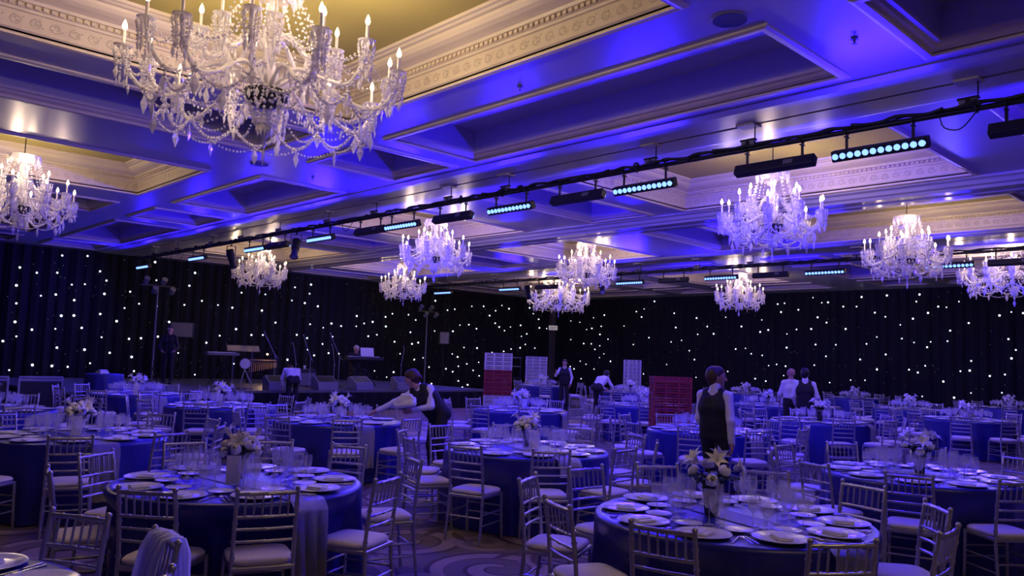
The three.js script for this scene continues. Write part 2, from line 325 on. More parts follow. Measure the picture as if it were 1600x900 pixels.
const dishGeo = lathe([[0.0, -0.03], [0.018, -0.03], [0.022, 0.0], [0.06, 0.008], [0.078, 0.024], [0.062, 0.014], [0.026, 0.008], [0.018, 0.03]], 14);
function makeChandelier(R, s, nOut, nIn, topY) {
  const g = new THREE.Group();
  const H = (y) => y * s;
  part(g, 'bottom_finial', lathe([[0, -0.0], [0.022, 0.05], [0.012, 0.09], [0.05, 0.13], [0.085, 0.2], [0.05, 0.27], [0.03, 0.3]].map(([r, y]) => [r, H(y)]), 12), M.crystal);
  part(g, 'bowl', lathe([[0.03, 0.32], [0.1, 0.345], [0.16, 0.4], [0.175, 0.46], [0.16, 0.465], [0.08, 0.42]].map(([r, y]) => [r * s, H(y)]), 16), M.smoke);
  part(g, 'stem', lathe([[0.03, 0.3], [0.035, 0.48], [0.07, 0.54], [0.1, 0.6], [0.06, 0.68], [0.04, 0.74], [0.07, 0.82], [0.1, 0.9], [0.05, 0.98], [0.035, 1.06], [0.06, 1.14], [0.03, 1.22], [0.02, 1.36]].map(([r, y]) => [r, H(y)]), 12), M.crystal);
  part(g, 'hanging_rod', cyl(0.009, 0.009, topY - H(1.34), 6, 0, (topY + H(1.34)) / 2, 0), M.blackMetal);
  part(g, 'crown', lathe([[0.14, 1.2], [0.2, 1.24], [0.26, 1.33], [0.25, 1.335], [0.18, 1.27], [0.06, 1.24]].map(([r, y]) => [r, H(y)]), 16), M.crystal);
  const lampSpots = [];
  const arm = (k, n, r, yEnd, hubY, dip, off) => {
    const q = (k / n) * 2 * Math.PI + off, cx = Math.cos(q), cz = Math.sin(q);
    const P = curve([[0.06 * cx, H(hubY), 0.06 * cz], [0.3 * r * cx, H(hubY + 0.1), 0.3 * r * cz], [0.62 * r * cx, H(dip + 0.06), 0.62 * r * cz], [0.84 * r * cx, H(dip), 0.84 * r * cz], [0.97 * r * cx, H((dip + yEnd) / 2), 0.97 * r * cz], [r * cx, H(yEnd), r * cz]], 22);
    const a = part(g, 'arm', sweep(P, P.map((_, i) => 0.017 + 0.004 * (i % 2)), 7, false), M.crystal);
    const ex = r * cx, ez = r * cz, y = H(yEnd);
    part(a, 'dish', dishGeo, M.crystal, [ex, y, ez]);
    const c = part(a, 'candle', candleGeo, M.wax, [ex, y + 0.03, ez]); c.name = 'candle';
    part(a, 'bulb', bulbGeo, M.flame, [ex, y + 0.162, ez]);
    lampSpots.push([ex, y + 0.19, ez]);
    const dr = [];
    for (let j = 0; j < 9; j++) {
      const w = j * Math.PI / 4.5 + q, dx = Math.cos(w), dz = Math.sin(w);
      dr.push(moved(dropGeo, ex + 0.072 * dx, y + 0.01, ez + 0.072 * dz, 0, w, 0, 0.8));
      const L = 0.1 + 0.07 * (j % 2);
      dr.push(...swag([ex + 0.066 * dx, y - 0.06, ez + 0.066 * dz], [ex + 0.05 * dx, y - 0.06 - L, ez + 0.05 * dz], 0, 5), moved(dropGeo, ex + 0.05 * dx, y - 0.07 - L, ez + 0.05 * dz, 0, w, 0, 0.9));
    }
    for (let j = 3; j < 20; j++) { const p = P[j], w = j * 2.2; dr.push(moved(beadBig, p.x + 0.022 * Math.cos(w), p.y + 0.02 * Math.sin(w), p.z + 0.022 * Math.sin(w)), moved(beadGeo, p.x, p.y - 0.024, p.z)); }
    dr.push(moved(bigDrop, 0.84 * ex, H(dip) - 0.04, 0.84 * ez, 0, q, 0), moved(dropGeo, 0.7 * ex, H(dip) - 0.01, 0.7 * ez, 0, q + 1, 0), moved(dropGeo, 0.95 * ex, H(dip) + 0.03, 0.95 * ez, 0, q + 1, 0));
    part(a, 'crystal_drops', flat(dr), M.crystal).userData.kind = 'stuff';
    return [ex, y, ez, cx, cz];
  };
  const outer = [], inner = [], beads = [];
  for (let k = 0; k < nOut; k++) outer.push(arm(k, nOut, R * (k % 2 ? 0.94 : 1), k % 2 ? 0.7 : 0.62, 0.5, k % 2 ? 0.42 : 0.34, 0.13));
  for (let k = 0; k < nIn; k++) inner.push(arm(k, nIn, R * 0.5, 0.86, 0.8, 0.68, 0.4));
  for (let k = 0; k < nOut; k++) {
    const A = outer[k], B = outer[(k + 1) % nOut];
    beads.push(...swag([A[0], A[1], A[2]], [B[0], B[1], B[2]], 0.16 * s, 13));
    beads.push(...swag([A[0] * 0.84, H(0.36), A[2] * 0.84], [B[0] * 0.84, H(0.36), B[2] * 0.84], 0.14 * s, 16, beadBig));
    beads.push(...swag([A[0] * 0.84, H(0.38), A[2] * 0.84], [A[3] * 0.17 * s, H(0.45), A[4] * 0.17 * s], 0.2 * s, 18), ...swag([A[0], A[1] + 0.01, A[2]], [A[0] * 0.55, H(0.72), A[2] * 0.55], 0.12, 12));
    beads.push(...swag([A[3] * 0.22, H(1.26), A[4] * 0.22], [A[0] * 0.62, H(0.62), A[2] * 0.62], 0.12, 18));
    beads.push(...swag([A[3] * 0.16 * s, H(0.46), A[4] * 0.16 * s], [A[3] * 0.03, H(0.14), A[4] * 0.03], 0.06, 9, beadBig));
  }
  for (let k = 0; k < nOut; k++) {
    const A = outer[k], B = outer[(k + 1) % nOut], C = outer[(k + 2) % nOut], mx = (A[0] + B[0]) / 2 * 0.84, mz = (A[2] + B[2]) / 2 * 0.84;
    beads.push(...swag([A[0] * 0.84, H(0.34), A[2] * 0.84], [C[0] * 0.84, H(0.34), C[2] * 0.84], 0.2 * s, 24), moved(bigDrop, mx, H(0.36) - 0.15 * s, mz, 0, k, 0), moved(bigDrop, A[0] * 0.5, H(0.5), A[2] * 0.5, 0, k, 0), moved(dropGeo, A[0] * 0.6, H(0.42), A[2] * 0.6, 0, k, 0));
    for (let j = 0; j < 6; j++) beads.push(moved(dropGeo, A[0] * (0.25 + 0.1 * j), H(0.58 - 0.035 * j), A[2] * (0.25 + 0.1 * j), 0, k + j, 0, 0.9));
  }
  for (let k = 0; k < nIn; k++) {
    const A = inner[k], B = inner[(k + 1) % nIn];
    beads.push(...swag([A[0], A[1], A[2]], [B[0], B[1], B[2]], 0.13, 10));
    beads.push(...swag([A[3] * 0.24, H(1.3), A[4] * 0.24], [A[0], A[1] + 0.02, A[2]], 0.1, 12));
  }
  for (let k = 0; k < 14; k++) { const w = k / 14 * 2 * Math.PI; beads.push(moved(bigDrop, 0.25 * Math.cos(w), H(1.33), 0.25 * Math.sin(w), 0, w, 0), moved(dropGeo, 0.165 * s * Math.cos(w), H(0.46), 0.165 * s * Math.sin(w), 0, w, 0), moved(dropGeo, 0.07 * Math.cos(w), H(0.2), 0.07 * Math.sin(w), 0, w, 0)); }
  beads.push(moved(bigDrop, 0, 0.03, 0));
  part(g, 'bead_strings', flat(beads), M.crystal).userData.kind = 'stuff';
  return [g, lampSpots];
}
const [largeChandelier, largeSpots] = makeChandelier(1.2, 1.18, 14, 8, 1.74);
const [smallChandelier, smallSpots] = makeChandelier(0.8, 1.0, 10, 6, 1.74);
const chandeliers = [
  [-6.75, 3.56, -3.24, 1, 'large crystal chandelier nearest the camera, hanging under the gold ceiling'],
  [-15.5, 3.56, -3.15, 0, 'crystal chandelier cut off at the left edge, under gold coffer'],
  [-23.4, 3.58, -11.4, 0, 'leftmost small crystal chandelier before the stage curtain'],
  [-14.7, 3.57, -11.45, 0, 'crystal chandelier behind the lit bars, left of photo centre'],
  [-6.3, 3.56, -11.7, 0, 'crystal chandelier below the unlit bar, right of photo centre'],
  [-23.0, 3.57, -16.6, 0, 'small low crystal chandelier left of the pole with lamps'],
  [-14.6, 3.7, -16.7, 0, 'crystal chandelier directly above the wider low one near the corner'],
  [-6.1, 3.56, -16.8, 0, 'crystal chandelier with blue glints left of a blue light bar'],
  [-21.1, 3.48, -22.6, 1, 'wide low crystal chandelier near the room corner'],
  [-14.3, 3.56, -24.3, 0, 'small crystal chandelier with hanging tail before the right curtain'],
  [-5.7, 3.6, -22.7, 1, 'wide crystal chandelier cut off at the right edge'],
  [2.5, 3.56, -3.24, 1, 'large crystal chandelier outside the frame, right of the camera'],
];
const lamps = [];
chandeliers.forEach(([x, y, z, big, label], i) => {
  const src = big ? largeChandelier : smallChandelier, spots = big ? largeSpots : smallSpots;
  const c = src.clone(); c.name = numbered('chandelier'); scene.add(c); c.position.set(x, y, z); c.rotation.y = i * 0.37;
  c.userData = { label, category: 'chandelier', group: 'crystal candle chandeliers' };
  const n = spots.length, pick = big ? [0, 3, 6, 8, 11, 14, 17, 20] : [1, 4, 7, 10, 13];
  for (const k of pick) {
    const l = new THREE.PointLight(CANDLE_COLOR, (big ? CANDLE_LARGE * 22 / 8 : CANDLE_SMALL * 16 / 5), 0, 2);
    l.name = 'candle_lamp'; l.castShadow = true; l.shadow.radius = 0.8;
    l.position.copy(V(...spots[k % n]).applyAxisAngle(V(0, 1, 0), i * 0.37)).add(V(x, y, z)); scene.add(l); lamps.push(l);
  }
});

// ---------- lighting pipes and LED bars ----------
const lensGeo = moved(new THREE.CylinderGeometry(0.033, 0.036, 0.02, 10), 0, 0, 0, Math.PI / 2, 0, 0);
const TILT = 22 * DEG;
const hookGeo = moved(new THREE.TorusGeometry(0.044, 0.008, 6, 14, 200 * DEG), 0, 0, 0, 0, 0, 170 * DEG);   // lower half of a ring, clear of a 30 mm pipe
const hook = (x, y, turn = 0) => moved(hookGeo, x, y, 0, 0, Math.PI / 2 - turn, 0);
function makeBar() {
  const g = new THREE.Group();
  part(g, 'housing', moved(rbox(1.04, 0.13, 0.11, 0.015, 0, 0, 0), 0, 0, 0, TILT), M.black);
  part(g, 'face_plate', moved(box(1.0, 0.1, 0.01, 0, 0, 0.058), 0, 0, 0, TILT), M.blackMetal);
  for (let i = 0; i < 12; i++) part(g, 'lens', lensGeo, M.led, [-0.467 + i * 0.085, -0.066 * Math.sin(TILT), 0.066 * Math.cos(TILT)]).rotation.x = TILT;
  for (const s of [-1, 1]) {
    part(g, 'yoke', flat([box(0.03, 0.2, 0.012, s * 0.36, 0.11, 0), box(0.03, 0.012, 0.09, s * 0.36, 0.2, 0)]), M.blackMetal);
    part(g, 'clamp', flat([hook(s * 0.36, 0.262), box(0.03, 0.02, 0.03, s * 0.36, 0.206, 0)]), M.blackMetal);
  }
  part(g, 'name_plate', moved(box(0.12, 0.06, 0.004, -0.2, 0, -0.057), 0, 0, 0, TILT), M.grey);
  return g;
}
const barProto = makeBar();
function bar(x, y, z, away, label, group) {
  const b = barProto.clone(); b.name = numbered('led_bar'); scene.add(b);
  b.position.set(x, y, z); b.rotation.y = (away ? Math.PI : 0) + rr(-0.006, 0.006);
  b.userData = { label, category: 'light bar', group };
  const l = new THREE.RectAreaLight(LED_COLOR, LED_POWER, 1.0, 0.07); l.name = 'led_bar_lamp';
  const f = V(0, -Math.sin(TILT), Math.cos(TILT)).multiply(V(1, 1, away ? -1 : 1));
  l.position.set(x, y, z).addScaledVector(f, 0.085); l.lookAt(l.position.clone().add(f)); scene.add(l);
}
const ORD = ['first', 'second', 'third', 'fourth', 'fifth', 'sixth', 'seventh', 'eighth', 'ninth', 'tenth', 'eleventh', 'twelfth', 'thirteenth', 'fourteenth', 'fifteenth'];
const PIPE1 = -8.85, PIPE2 = -19.6, PY = 4.46;
[-3.5, -6.7, -9.4, -12.4, -15.4, -18.5, -22, -26.2].forEach((x, i) => bar(x, PY - 0.262, PIPE1, 0, `glowing blue light bar, ${ORD[i]} from the right on the near pipe`, 'lit bars on the near pipe'));
[-1.9, -4.75, -7.95, -10.9, -13.5, -17.4].forEach((x, i) => bar(x, PY - 0.262, PIPE1, 1, `dark light bar seen from behind, ${ORD[i]} from right on near pipe`, 'bars turned away on the near pipe'));
[-6.2, -9.1, -12.1, -15.3, -20.7, -24.5].forEach((x, i) => bar(x, PY - 0.262, PIPE2, 0, `glowing blue light bar, ${ORD[i]} from the right on the far pipe`, 'lit bars on the far pipe'));
[-4.9, -10.6, -13.7, -18.9].forEach((x, i) => bar(x, PY - 0.262, PIPE2, 1, `dark light bar seen from behind, ${ORD[i]} from right on far pipe`, 'bars turned away on the far pipe'));
const hung = { [PIPE1]: [-3.5, -6.7, -9.4, -12.4, -15.4, -18.5, -22, -26.2, -1.9, -4.75, -7.95, -10.9, -13.5, -17.4, -16.5, -19.9], [PIPE2]: [-6.2, -9.1, -12.1, -15.3, -20.7, -24.5, -4.9, -10.6, -13.7, -18.9, -16.45, -19.8] };
function pipe(z, x0, x1, hangers, label) {
  const free = (u, v) => hung[z].every((h) => v < h - 0.58 || u > h + 0.58), offClamps = (u) => hung[z].every((h) => [-0.36, 0, 0.36].every((q) => Math.abs(u - h - q) > 0.14));
  const p = thing('lighting_pipe', label, 'pipe', [0, 0, 0]);
  part(p, 'tube', cyl(0.03, 0.03, x1 - x0, 10, (x0 + x1) / 2, PY, z, 0, Math.PI / 2), M.blackMetal);
  const cab = [], wrap = [];
  for (let x = x0; x < x1; x += 0.9) {
    const pts = []; for (let k = 0; k <= 6; k++) pts.push([x + k * 0.16, PY + 0.055 + 0.012 * Math.sin(k * 1.7 + x), z + 0.03 * Math.sin(k * 2.1 + x * 3)]);
    cab.push(sweep(curve(pts, 14), 0.02, 6)); cab.push(sweep(curve(pts.map(([u, v, w], k) => [u + 0.1, v - 0.008 - 0.006 * Math.sin(k * 2 + x), w - 0.012]), 12), 0.012, 5));
    const wx = x + rr(0, 0.6); if (offClamps(wx)) wrap.push(moved(new THREE.TorusKnotGeometry(0.045, 0.016, 26, 5, 2, 3), wx, PY + 0.03, z, rr(0, 3), rr(0, 3), 0));
    const xx = x + rr(0, 0.5); if (free(xx, xx + 0.38)) { cab.push(sweep(curve([[xx, PY, z + 0.03], [xx + 0.06, PY - 0.16, z + 0.06], [xx + 0.2, PY - 0.2, z + 0.05], [xx + 0.32, PY - 0.08, z + 0.03], [xx + 0.36, PY, z]], 12), 0.007, 5)); }
  }
  part(p, 'cable_run', flat(cab), M.black).userData.kind = 'stuff';
  part(p, 'cable_coils', flat(wrap), M.black).userData.kind = 'stuff';
  hangers.forEach((x) => {
    const h = part(p, 'hanger', flat([box(0.012, 0.2, 0.012, x + 0.09, CEIL - 0.15, z), box(0.2, 0.025, 0.06, x, CEIL - 0.24, z), box(0.2, 0.025, 0.06, x, CEIL - 0.32, z), cyl(0.018, 0.018, 0.1, 6, x, PY + 0.06, z)]), M.blackMetal);
    for (const s of [-1, 1]) part(h, 'bracket_plate', box(0.06, 0.06, 0.05, x + s * 0.055, CEIL - 0.28, z), M.grey);
    part(h, 'mounting_plate', box(0.24, 0.02, 0.2, x, CEIL - 0.06, z), M.gloss);
  });
}
pipe(PIPE1, -27.2, 2, [-2.6, -5.1, -6.6, -9.55, -11.05, -13.4, -15.2, -17.4, -19.4, -21.2, -23.6, -25.4], 'long black pipe of blue light bars nearest the camera');
pipe(PIPE2, -26, 2, [-4.6, -7.2, -8.3, -11.2, -12.9, -15, -18, -21.5], 'black pipe of blue light bars farther back in the room');
function spotLamp(x, y, z, turn, tilt, label) {
  const s = thing('spotlight', label, 'spotlight', [x, y, z], turn, 'profile spotlights on the pipes');
  const b = new THREE.Group();
  const can = part(s, 'barrel', moved(flat([cyl(0.09, 0.1, 0.26, 14, 0, 0.02, 0), cyl(0.075, 0.075, 0.24, 14, 0, -0.2, 0), cyl(0.095, 0.095, 0.03, 14, 0, -0.32, 0)]), 0, 0, 0, tilt, 0, 0), M.black);
  part(can, 'lens', moved(cyl(0.07, 0.07, 0.012, 14, 0, -0.335, 0), 0, 0, 0, tilt, 0, 0), M.glass);
  part(s, 'yoke', flat([box(0.012, 0.26, 0.03, 0.12, 0.12, 0), box(0.012, 0.26, 0.03, -0.12, 0.12, 0), box(0.25, 0.012, 0.03, 0, 0.25, 0)]), M.blackMetal);
  part(s, 'clamp', flat([hook(0, 0.34, turn), box(0.03, 0.04, 0.03, 0, 0.272, 0)]), M.blackMetal);
}
spotLamp(-16.5, PY - 0.34, PIPE1, 0.9, -0.55, 'black spotlight tilted down under the fourth blue bar');
spotLamp(-19.9, PY - 0.34, PIPE1, 0.6, 0.5, 'black spotlight left of the leftmost small chandelier');
spotLamp(-16.45, PY - 0.34, PIPE2, -2.3, 0.9, 'black spotlight tilted left on the far pipe near chandelier');
spotLamp(-19.8, PY - 0.34, PIPE2, 0.5, 0.7, 'small black spotlight at far pipe left of the corner chandeliers');
// ceiling fittings
for (const [x, z, label] of [[-3.68, -6.05, 'round ceiling loudspeaker above the long recessed panel'], [-12.4, -5.9, 'round ceiling loudspeaker near the left coffer']]) {
  const s = thing('ceiling_speaker', label, 'speaker', [x, CEIL, z]); part(s, 'rim', cyl(0.17, 0.16, 0.012, 24, 0, -0.004, 0), M.paint); part(s, 'grille', cyl(0.15, 0.15, 0.012, 24, 0, -0.008, 0), M.black);
}
for (const [x, z, label] of [[-4.55, -7.2, 'round white downlight at right end inside the long recessed panel'], [-8.2, -6.95, 'round white downlight at left end inside the long recessed panel']]) {
  const s = thing('downlight', label, 'downlight', [x, CEIL + 0.42, z]); part(s, 'rim', lathe([[0.07, -0.02], [0.15, -0.03], [0.17, -0.02], [0.17, 0.0]], 24), M.white); part(s, 'baffle', cyl(0.07, 0.08, 0.012, 20, 0, -0.012, 0), M.grey);
}
for (const [x, z, label] of [[-6.35, -6.05, 'small ceiling sprinkler between the gold coffer and long panel'], [-3.05, -7.16, 'small ceiling sprinkler right of the long recessed panel'], [-12.5, -6.95, 'small ceiling sprinkler left of the small square panel']]) {
  const s = thing('sprinkler', label, 'sprinkler', [x, CEIL, z]); part(s, 'collar', cyl(0.035, 0.03, 0.015, 12, 0, -0.006, 0), M.grey); part(s, 'head', flat([cyl(0.01, 0.012, 0.04, 8, 0, -0.03, 0), cyl(0.024, 0.024, 0.004, 10, 0, -0.052, 0)]), M.grey);
}

// ---------- banquet chairs ----------
const bamboo = (P0, rings, r) => {           // turned member through points with raised rings
  const c = new THREE.CatmullRomCurve3(P0.map((p) => V(...p))), P = [], R = [];
  const ts = [0]; rings.forEach((t) => ts.push(t - 0.014, t, t + 0.014)); ts.push(1);
  for (const t of ts) { P.push(c.getPointAt(Math.min(1, Math.max(0, t)))); R.push(rings.includes(t) ? r * 1.42 : r); }
  return sweep(P, R, 7);
};
function cushionGeo(w, d, h, r) {
  const pos = [], idx = [], N = 28, prof = [[0.93, 0], [1, 0.25], [1, 0.5], [0.93, 0.78], [0.75, 0.93], [0.4, 1], [0, 1.02]];
  for (const [s, y] of prof) for (let k = 0; k < N; k++) {
    const q = k / N * 2 * Math.PI, cx = Math.cos(q), cz = Math.sin(q), e = 0.42;
    pos.push(Math.sign(cx) * Math.abs(cx) ** e * w / 2 * s * (1 - 0.05 * cz), y * h, Math.sign(cz) * Math.abs(cz) ** e * d / 2 * s);
  }
  for (let j = 0; j + 1 < prof.length; j++) for (let k = 0; k < N; k++) { const a = j * N + k, b = j * N + (k + 1) % N; idx.push(a, a + N, b, b, a + N, b + N); }
  const g = new THREE.BufferGeometry(); g.setAttribute('position', new THREE.Float32BufferAttribute(pos, 3)); g.setIndex(idx); g.computeVertexNormals();
  const q = g.attributes.position, uv = []; for (let i = 0; i < q.count; i++) uv.push(q.getX(i), q.getZ(i)); g.setAttribute('uv', new THREE.Float32BufferAttribute(uv, 2));
  return g;
}
const chairProto = new THREE.Group(); chairProto.name = 'banquet_chair';
chairProto.userData = { category: 'chair', label: '' };
{
  const c = chairProto;
  for (const s of [-1, 1]) {
    part(c, 'rear_leg', flat([bamboo([[s * 0.19, 0, 0.225], [s * 0.186, 0.22, 0.2], [s * 0.182, 0.45, 0.182], [s * 0.18, 0.68, 0.2], [s * 0.178, 0.905, 0.236]], [0.1, 0.26, 0.4, 0.55, 0.66, 0.78, 0.9], 0.0135), ball(0.017, s * 0.178, 0.914, 0.237, 7)]), M.silver);
    part(c, 'front_leg', bamboo([[s * 0.196, 0, -0.2], [s * 0.192, 0.24, -0.19], [s * 0.188, 0.44, -0.185]], [0.22, 0.5, 0.78], 0.0135), M.silver);
    part(c, 'side_stretcher', bamboo([[s * 0.193, 0.17, -0.19], [s * 0.188, 0.17, 0.205]], [0.5], 0.0085), M.silver);
    part(c, 'side_stretcher', bamboo([[s * 0.192, 0.27, -0.188], [s * 0.186, 0.27, 0.196]], [0.5], 0.0085), M.silver);
  }
  part(c, 'front_stretcher', bamboo([[-0.193, 0.22, -0.19], [0.193, 0.22, -0.19]], [0.33, 0.67], 0.0085), M.silver);
  part(c, 'front_stretcher', bamboo([[-0.19, 0.31, -0.187], [0.19, 0.31, -0.187]], [0.33, 0.67], 0.0085), M.silver);
  part(c, 'rear_stretcher', bamboo([[-0.185, 0.24, 0.2], [0.185, 0.24, 0.2]], [0.33, 0.67], 0.0085), M.silver);
  part(c, 'seat_frame', rbox(0.39, 0.034, 0.4, 0.012, 0, 0.43, 0), M.silver);
  part(c, 'cushion', cushionGeo(0.4, 0.4, 0.052, 0.08), M.cushion, [0, 0.447, -0.005]);
  for (const [y, z, r] of [[0.888, 0.232, 0.0135], [0.745, 0.211, 0.01], [0.67, 0.199, 0.009], [0.595, 0.191, 0.009]])
    part(c, 'back_rail', bamboo([[-0.18, y, z], [0, y, z + 0.012], [0.18, y, z]], [0.2, 0.5, 0.8], r), M.silver);
  for (let k = 0; k < 6; k++) { const x = -0.128 + k * 0.0512; part(c, 'spindle', bamboo([[x, 0.748, 0.219], [x, 0.886, 0.239]], [0.35, 0.65], 0.0065), M.silver); }
}

// ---------- tableware ----------
const goblet = (foot, stem, bowl, n) => lathe([[0, 0], [foot, 0.002], [foot * 0.8, 0.006], [0.006, 0.014], [0.0042, 0.03], [0.0042, stem], ...bowl.map(([r, y]) => [r, stem + y])], n);
const GLASS = {
  water_goblet: [0.036, 0.075, [[0.018, 0.008], [0.034, 0.03], [0.041, 0.06], [0.042, 0.085], [0.039, 0.115]]],
  red_wine_glass: [0.038, 0.1, [[0.02, 0.006], [0.038, 0.03], [0.043, 0.058], [0.04, 0.09], [0.034, 0.12]]],
  white_wine_glass: [0.034, 0.095, [[0.015, 0.005], [0.03, 0.028], [0.034, 0.05], [0.032, 0.08], [0.028, 0.105]]],
  champagne_flute: [0.03, 0.1, [[0.009, 0.008], [0.02, 0.035], [0.025, 0.075], [0.024, 0.11], [0.021, 0.145]]],
};
const glassGeo = {}; for (const k in GLASS) glassGeo[k] = [goblet(...GLASS[k], 14), goblet(...GLASS[k], 8)];
const GLASS_LABEL = { water_goblet: 'water goblet', red_wine_glass: 'large wine glass', white_wine_glass: 'small wine glass', champagne_flute: 'champagne flute' };
const plateGeo = lathe([[0, 0.004], [0.105, 0.005], [0.12, 0.011], [0.155, 0.016], [0.163, 0.019], [0.165, 0.016], [0.15, 0.008], [0.11, 0.0], [0, 0.0]], 36);
const breadGeo = lathe([[0, 0.004], [0.055, 0.005], [0.085, 0.014], [0.087, 0.012], [0.055, 0.0], [0, 0]], 24);
const napkinGeo = flat([rbox(0.09, 0.007, 0.13, 0.003, 0, 0.0035, 0), rbox(0.085, 0.007, 0.12, 0.003, 0.002, 0.0105, 0.005), rbox(0.05, 0.006, 0.12, 0.003, -0.015, 0.017, 0.004)]);
const forkGeo = flat([moved(sweep([[0, 0.004, 0.1], [0, 0.008, 0.0], [0, 0.012, -0.03], [0, 0.006, -0.05]], [0.006, 0.0035, 0.0035, 0.009], 6), 0, 0, 0, 0, 0, 0, [1, 0.6, 1]), ...[-1, 0, 1].map((k) => box(0.003, 0.002, 0.05, k * 0.006, 0.007, -0.07))]);
const knifeGeo = flat([moved(sweep([[0, 0.006, 0.11], [0, 0.006, 0.01]], [0.0065, 0.005], 6), 0, 0, 0, 0, 0, 0, [1, 0.7, 1]), moved(new THREE.SphereGeometry(1, 8, 5), 0.001, 0.005, -0.05, 0, 0, 0, [0.009, 0.0018, 0.062])]);
const spoonGeo = flat([moved(sweep([[0, 0.004, 0.1], [0, 0.008, -0.03]], [0.006, 0.0035], 6), 0, 0, 0, 0, 0, 0, [1, 0.6, 1]), moved(new THREE.SphereGeometry(1, 8, 5), 0, 0.007, -0.055, 0, 0, 0, [0.015, 0.005, 0.026])]);

// table cloth: round top, folds that deepen toward the floor
function clothGeo(ph, tucked = []) {             // tucked: [angle, distance of the seat front] of chairs that push the skirt inward
  const N = tucked.length ? 300 : 120, rows = [[0, 0.77], [0.5, 0.77], [0.86, 0.77], [0.885, 0.767], [0.899, 0.755], [0.904, 0.73], [0.906, 0.66], [0.908, 0.6], [0.911, 0.53], [0.915, 0.4], [0.922, 0.2], [0.93, 0.012]], pos = [], idx = [];
  for (const [r, y] of rows) for (let k = 0; k < N; k++) {
    const q = k / N * 2 * Math.PI, f = Math.max(0, (0.74 - y) / 0.74), w = f * (0.03 * Math.sin(q * 14 + ph) + 0.018 * Math.sin(q * 23 + ph * 2) + 0.01 * Math.sin(q * 9 + 1));
    let rad = r + w;
    if (y < 0.7) for (const [a, f] of tucked) {
      const al = Math.PI / 2 - a, dq = Math.atan2(Math.sin(q - al), Math.cos(q - al)), lat = Math.abs(rad * Math.sin(dq));
      if (Math.cos(dq) < 0.5) continue;
      const s = Math.min(1, Math.max(0, (0.34 - lat) / 0.08)), deep = Math.min(1, (0.7 - y) / 0.15), to = f / Math.cos(dq);
      if (to < rad) rad += (to - rad) * s * deep;
    }
    pos.push(rad * Math.cos(q), y, rad * Math.sin(q));
  }
  for (let j = 0; j + 1 < rows.length; j++) for (let k = 0; k < N; k++) { const a = j * N + k, b = j * N + (k + 1) % N; idx.push(a, b, a + N, b, b + N, a + N); }
  const g = new THREE.BufferGeometry(); g.setAttribute('position', new THREE.Float32BufferAttribute(pos, 3)); g.setIndex(idx); g.computeVertexNormals(); return g;
}
const cloths = [0, 1.7, 3.1].map((p) => clothGeo(p));
// runner across the table, hanging at both ends
const makeRunner = (longA, longB) => {
  const path = [], top = 0.7745, out = (y) => 0.955 + (0.74 - y) * 0.08;
  for (const y of longA ? [0.22, 0.4, 0.58, 0.7] : [0.6, 0.65, 0.7]) path.push([-out(y), y]);
  path.push([-0.945, 0.74], [-0.92, 0.765], [-0.89, top]);
  for (let x = -0.7; x <= 0.71; x += 0.2) path.push([x, top]);
  path.push([0.89, top], [0.92, 0.765], [0.945, 0.74]);
  for (const y of longB ? [0.7, 0.58, 0.4, 0.22] : [0.7, 0.65, 0.6]) path.push([out(y), y]);
  const W = 0.26, n = 8, pos = [], uv = [], idx = []; let L = 0;
  path.forEach(([x, y], i) => {
    if (i) L += Math.hypot(x - path[i - 1][0], y - path[i - 1][1]);
    for (let k = 0; k <= n; k++) {
      const z = (k / n - 0.5) * W, hang = Math.max(0, 0.74 - y), edge = Math.abs(x) > 0.88 ? -(z * z) * 0.55 : 0;
      pos.push(x + Math.sign(x) * (edge + hang * 0.05 * Math.sin(k * 2.2) + (hang > 0 ? 0.012 : 0)), y, z * (1 - hang * 0.2)); uv.push(k / n * W, L);
    }
    if (i) for (let k = 0; k < n; k++) { const a = (i - 1) * (n + 1) + k, b = a + n + 1; idx.push(a, a + 1, b, a + 1, b + 1, b); }
  });
  const g = new THREE.BufferGeometry(); g.setAttribute('position', new THREE.Float32BufferAttribute(pos, 3)); g.setAttribute('uv', new THREE.Float32BufferAttribute(uv, 2)); g.setIndex(idx); g.computeVertexNormals(); return g;
};
const runners = {}, runnerOf = (p, q) => (runners[[p, q]] ??= makeRunner(p, q));
M.sequin.side = THREE.DoubleSide;

// flowers
const roseGeo = (() => {
  const out = [ball(0.02, 0, 0, 0, 7)];
  for (let l = 0; l < 3; l++) for (let k = 0; k < 5; k++) {
    const p = new THREE.SphereGeometry(0.024 + l * 0.008, 5, 4, 0, 1.5, 0.55 - l * 0.12, 1.5);
    out.push(moved(p, 0, -0.004 * l, 0, (k % 2 ? 0.12 : -0.1), k * 1.257 + l * 0.6, 0.1));
  }
  return flat(out);
})();
function strip(w, L, bend, n = 6, cup = 0) {     // a pointed petal or leaf that bends outward, both faces drawn by two sheets
  const pos = [], idx = [];
  for (let i = 0; i <= n; i++) {
    const t = i / n, ww = w * Math.sin(Math.PI * Math.min(0.98, 0.12 + 0.86 * t)), a = bend * t, y = L * t * Math.cos(a * 0.6), z = L * t * Math.sin(a * 0.6);
    pos.push(-ww / 2, y, z - cup * ww, 0, y, z + 0.004, ww / 2, y, z - cup * ww);
  }
  for (let i = 0; i < n; i++) { const a = i * 3; idx.push(a, a + 1, a + 3, a + 1, a + 4, a + 3, a + 1, a + 2, a + 4, a + 2, a + 5, a + 4); }
  const g = new THREE.BufferGeometry(); g.setAttribute('position', new THREE.Float32BufferAttribute(pos, 3)); g.setIndex(idx); g.computeVertexNormals(); return g;
}
